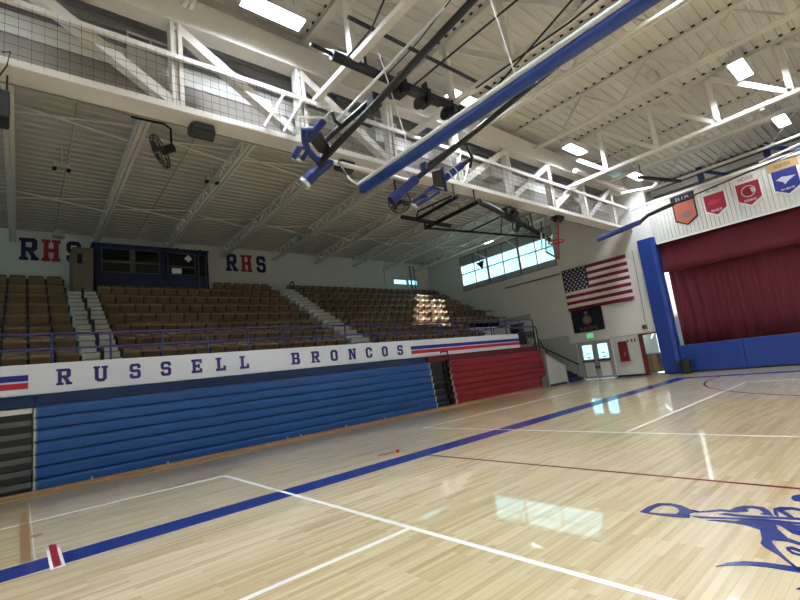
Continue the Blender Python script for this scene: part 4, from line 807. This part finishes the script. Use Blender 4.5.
for nm, pts, r in (('board_pad', [(4.762, 7.183, 6.94), (4.572, 7.616, 6.656)], .085), ('board_pad', [(4.618, 7.416, 6.795), (4.429, 7.461, 6.765), (4.536, 7.642, 6.637), (4.671, 7.779, 6.53), (4.92, 7.892, 6.432), (5.332, 7.894, 6.431)], .075), ('board_pad', [(4.474, 7.763, 6.542), (4.406, 7.962, 6.368)], .065), ('board_pad', [(4.671, 7.779, 6.53), (4.608, 7.961, 6.368)], .05), ('cross_tube', [(4.459, 7.784, 6.526), (4.656, 7.746, 6.557)], .04), ('post_pad', [(5.23, 7.91, 6.42), (4.922, 8.176, 6.13)], .115), ('post_sleeve', [(4.958, 8.143, 6.171), (4.826, 8.251, 6.023)], .135)):
    part(o, MB().tube(pts, r, 10), nm, 'padn', smooth=True)
part(o, MB().plate([(4.609, 7.495, 6.742), (4.807, 7.41, 6.798), (5.144, 7.629, 6.646), (5.224, 7.785, 6.525), (4.911, 7.769, 6.538), (4.682, 7.649, 6.632)], .03), 'mount_plate', 'black')
part(o, MB().tube([(4.395, 7.964, 6.366), (4.569, 7.984, 6.346)], .04), 'pad_tip', 'rollwhite'); part(o, MB().tube([(4.83, 8.246, 6.03), (4.787, 8.279, 5.979)], .139, 12), 'end_ring', 'rollwhite', smooth=True)
part(o, MB().tube([(4.6, 6.72, 7.2), (4.8, 6.72, 7.19)], .035).tube([(4.845, 6.979, 7.057), (5.006, 7.139, 6.966), (5.243, 7.202, 6.929)], .035), 'latch_hook', 'blackm'); part(o, MB().tube([(4.21, 7.279, 6.882), (4.765, 7.142, 6.964), (4.805, 6.95, 7.073), (4.5, 7.0, 7.07)], .025), 'side_arm', 'white')
part(o, MB().box(5.5, 5.72, 6.4, 6.75, 7.12, 7.4), 'bracket', 'blackm')
o = thing('folded_backstop', 'folded basketball backstop with navy pads beneath the rolled blue curtain', 'backstop', (8.2, 7.8, 6.4), 'folded basketball backstops')
d2 = V((9.726, 4.693, 8.321))-V((7.838, 7.792, 6.504))
part(o, MB().tube([(7.838, 7.792, 6.504), (9.726, 4.693, 8.321), tuple(V((9.726, 4.693, 8.321))+d2*.4)], .07, 10), 'mast', 'blackm', smooth=True); part(o, MB().tube([(7.95, 7.62, 6.72), (8.64, 6.97, 7.25)], .06), 'mast_brace', 'blackm')
for nm, pts, r in (('post_pad', [(7.153, 8.105, 5.9), (7.838, 7.792, 6.504)], .125), ('board_pad', [(7.87, 8.091, 5.957), (8.529, 7.831, 6.455)], .05), ('board_pad', [(8.017, 8.105, 5.901), (8.776, 7.903, 6.354)], .05), ('cross_tube', [(8.135, 8.033, 6.12), (8.373, 7.993, 6.203)], .03), ('board_pad', [(8.555, 7.477, 6.828), (9.025, 7.862, 6.413), (8.505, 7.85, 6.429)], .06), ('arm_pad', [(8.793, 7.67, 6.643), (9.19, 7.299, 6.975)], .1)):
    part(o, MB().tube(pts, r, 10), nm, 'padn', smooth=True)
part(o, MB().tube([(9.19, 7.299, 6.975), (9.35, 7.122, 7.108)], .07), 'arm_end', 'blackm'); part(o, MB().plate([(8.28, 7.603, 6.71), (8.589, 7.471, 6.833), (8.988, 7.815, 6.476), (8.529, 7.831, 6.455)], .04), 'mount_plate', 'black'); part(o, MB().tube([(7.836, 8.099, 5.927), (8.054, 8.11, 5.88)], .045), 'pad_tip', 'rollwhite')
for t in (.3, .62): c = V((8.793, 7.67, 6.643)).lerp(V((9.19, 7.299, 6.975)), t); e = (V((9.19, 7.299, 6.975))-V((8.793, 7.67, 6.643))).normalized(); part(o, MB().tube([c-e*.012, c+e*.012], .106, 12), 'band', 'rollwhite')
part(o, MB().tube([(8.689, 6.836, 7.298), (8.958, 6.85, 7.289), (9.378, 7.065, 7.147), (9.514, 7.289, 6.983)], .045), 'latch_hook', 'blackm'); part(o, MB().box(7.9, 8.08, 7.46, 7.66, 6.64, 6.88), 'pivot_block', 'bluesteel', bevel=.03)
o = thing('folded_backstop', 'black framed backstop with glass board folded flat under the long truss', 'backstop', (13, 9, 6.6), 'folded basketball backstops')
for nm, pts, r in (('cross_bar', [(9.533, 10.356, 6.6), (11.886, 10.404, 6.6)], .075), ('side_bar', [(10.18, 10.404, 6.6), (10.03, 8.3, 6.6)], .06), ('side_bar', [(11.127, 10.912, 6.6), (11.024, 8.3, 6.6)], .075), ('thin_bar', [(10.18, 10.404, 6.6), (9.695, 9.718, 6.6), (9.818, 8.366, 6.6), (10.07, 8.58, 6.6)], .03), ('thin_bar', [(9.757, 9.107, 6.6), (10.131, 9.447, 6.6)], .025), ('long_bar', [(11.127, 10.912, 6.6), (17.486, 9.961, 6.6)], .045), ('thin_bar', [(13.212, 10.698, 6.6), (12.987, 8.888, 6.6)], .03), ('mast', [(11.024, 8.3, 6.6), (13.389, 8.836, 6.6), (18.06, 10.065, 6.6)], .1), ('thin_bar', [(12.987, 8.888, 6.6), (14.936, 10.417, 6.6)], .025), ('thin_bar', [(10.579, 10.354, 6.6), (11.127, 10.912, 6.6)], .05), ('thin_bar', [(13.941, 8.35, 6.6), (16.229, 9.696, 6.6)], .03), ('thin_bar', [(15.186, 8.699, 6.6), (16.894, 9.737, 6.6)], .03)):
    part(o, MB().tube(pts, r, 8), nm, 'blackm', smooth=True)
part(o, MB().bar((12.9, 8.72, 6.68), (13.9, 8.98, 6.68), .3, .34), 'winch', 'black', bevel=.05); part(o, MB().tube([(13.35, 8.55, 6.6), (13.55, 8.95, 6.98)], .13, 12), 'motor', 'blackm', smooth=True)
for x in (11.02, 10.05): part(o, MB().tube([(x, 8.45, 6.6), (x, 8.45, 7.06)], .03), 'hanger', 'blackm')
BT = [(13.515, 7.556, 6.2), (14.547, 7.674, 6.2), (20.548, 11.154, 6.2), (18.358, 10.532, 6.2)]
part(o, MB().plate(BT, .03), 'backboard', 'boardglass')
part(o, MB().bar(BT[0], BT[3], .05, .05), 'board_edge', 'metal'); part(o, MB().bar(BT[1], BT[2], .06, .06).bar(BT[2], BT[3], .06, .06), 'board_edge', 'rim', label='red board edge'); part(o, MB().bar((15.116, 8.731, 6.17), (17.448, 10.166, 6.17), .06, .02).bar((15.87, 8.716, 6.17), (17.653, 9.795, 6.17), .06, .02), 'target_line', 'paper')
rg = [(16.9+.32*math.cos(2*math.pi*k/20), 9.15+.32*math.sin(2*math.pi*k/20), 6.12) for k in range(20)]
part(o, MB().tube(rg, .03, 6, True), 'rim', 'rim')
o = thing('padded_rod', 'slender navy padded rod and black cable running up towards the pennants', 'rod', (19, 7, 6.4))
part(o, MB().tube([(18.3, 8.1, 6.02), (19.2, 6.66, 6.42)], .11, 10), 'pad', 'padn', smooth=True); part(o, MB().tube([(19.2, 6.66, 6.42), (19.5, 6.41, 6.68), (20.1, 5.6, 6.95)], .08), 'joint', 'blackm'); part(o, MB().tube([(20.0, 5.7, 6.92), (20.5, 5.09, 7.12), (22.4, 1.77, 8.03), (22.6, 1.2, 8.15)], .028), 'cable', 'black'); part(o, MB().tube([(21.6, 2.9, 7.85), (22.6, 1.0, 8.4)], .05), 'arm', 'white')
for i, pts in enumerate(([(7.04, 3.6, 8.2), (7.003, 6.651, 8.2)], [(7.9, 2.9, 8.2), (8.827, 5.546, 8.2)], [(8.459, 2.5, 8.25), (8.479, 3.438, 8.2), (8.422, 4.619, 8.18), (8.427, 5.911, 8.2)], [(4.9, 4.9, 8.3), (5.113, 5.729, 8.2), (5.184, 6.721, 8.25)], [(5.91, 4.2, 8.2), (6.143, 5.526, 8.2), (6.3, 6.7, 8.3)])):
    tag(MB().tube(pts, .022 if i < 4 else .014, 6).build('hoist_cable', 'black'), ('straight black hoist cable left of the rolled curtain', 'straight black hoist cable crossing above the rolled curtain', 'slack black cable sagging above the rolled curtain', 'black cable at the left end of the motor pipe', 'thin pale-lit cable beside the nearest backstop mast')[i], 'cable', 'hoist cables')
# ------------------------------------------------------------------ light: daylight through the windows, sun, wing lamp, added store room fill
wd = bpy.data.worlds.new('sky'); SC.world = wd; wd.use_nodes = True
bg = wd.node_tree.nodes['Background']; bg.inputs[0].default_value = (.168, .36, .40, 1); bg.inputs[1].default_value = 5.2
def lamp(name, kind, loc, aim, energy, color=(1, 1, 1), size=None, portal=False):
    l = bpy.data.lights.new(name, kind); l.energy = energy; l.color = color
    if size: l.shape = 'RECTANGLE'; l.size, l.size_y = size
    if portal: l.cycles.is_portal = True
    o = bpy.data.objects.new(name, l); COL.objects.link(o); o.location = loc
    o.rotation_euler = V(aim).to_track_quat('-Z', 'Y').to_euler(); return o
lamp('window_daylight', 'AREA', (XE+.25, 16.3, 7.55), (-1, 0, 0), 1, size=(7.2, 1.2), portal=True)
struct(MB().box(XW-.2, XW, 12.7, 19.85, 6.45, 6.55).box(XW-.2, XW, 12.7, 19.85, 8.75, 8.85).box(XW-.2, XW, 16.2, 16.3, 6.55, 8.75), 'window_fill', 'frameg')  # unseen window band, added to bring fill daylight onto the seats
MB().box(XW-.1, XW-.09, 12.7, 19.85, 6.55, 8.75).build('pane', 'glass', bpy.data.objects['window_fill'])
lamp('fill_daylight', 'AREA', (XW-.25, 16.3, 7.65), (1, 0, 0), 1, size=(7.2, 2.2), portal=True)  # portal of the added window band behind the viewer
lamp('door_daylight', 'AREA', (XE+.25, 11.5, 1.4), (-1, 0, 0), 1, size=(1.8, 1.), portal=True)
lamp('corner_daylight', 'AREA', (20.8, YB+.25, 7.8), (0, -1, 0), 1, size=(2.4, .5), portal=True)
s = lamp('sun', 'SUN', (40, 0, 30), (-.75, .45, -.42), 17, (1., .95, .86)); s.data.angle = .02
lamp('store_fill', 'AREA', (24.8, 8.7, 2.5), (0, 0, -1), 10, (.85, .95, 1), (.8, .8))  # added fill light for the room behind the open doorway
lamp('wing_lamp', 'AREA', (25.2, 7.2, 6.5), (0, .5, -1), 420, (.9, 1, 1), (1, 1))
SC.view_settings.view_transform = 'Standard'; SC.view_settings.look = 'None'; SC.view_settings.gamma = 1; SC.view_settings.use_curve_mapping = False
SC.view_settings.exposure = .2
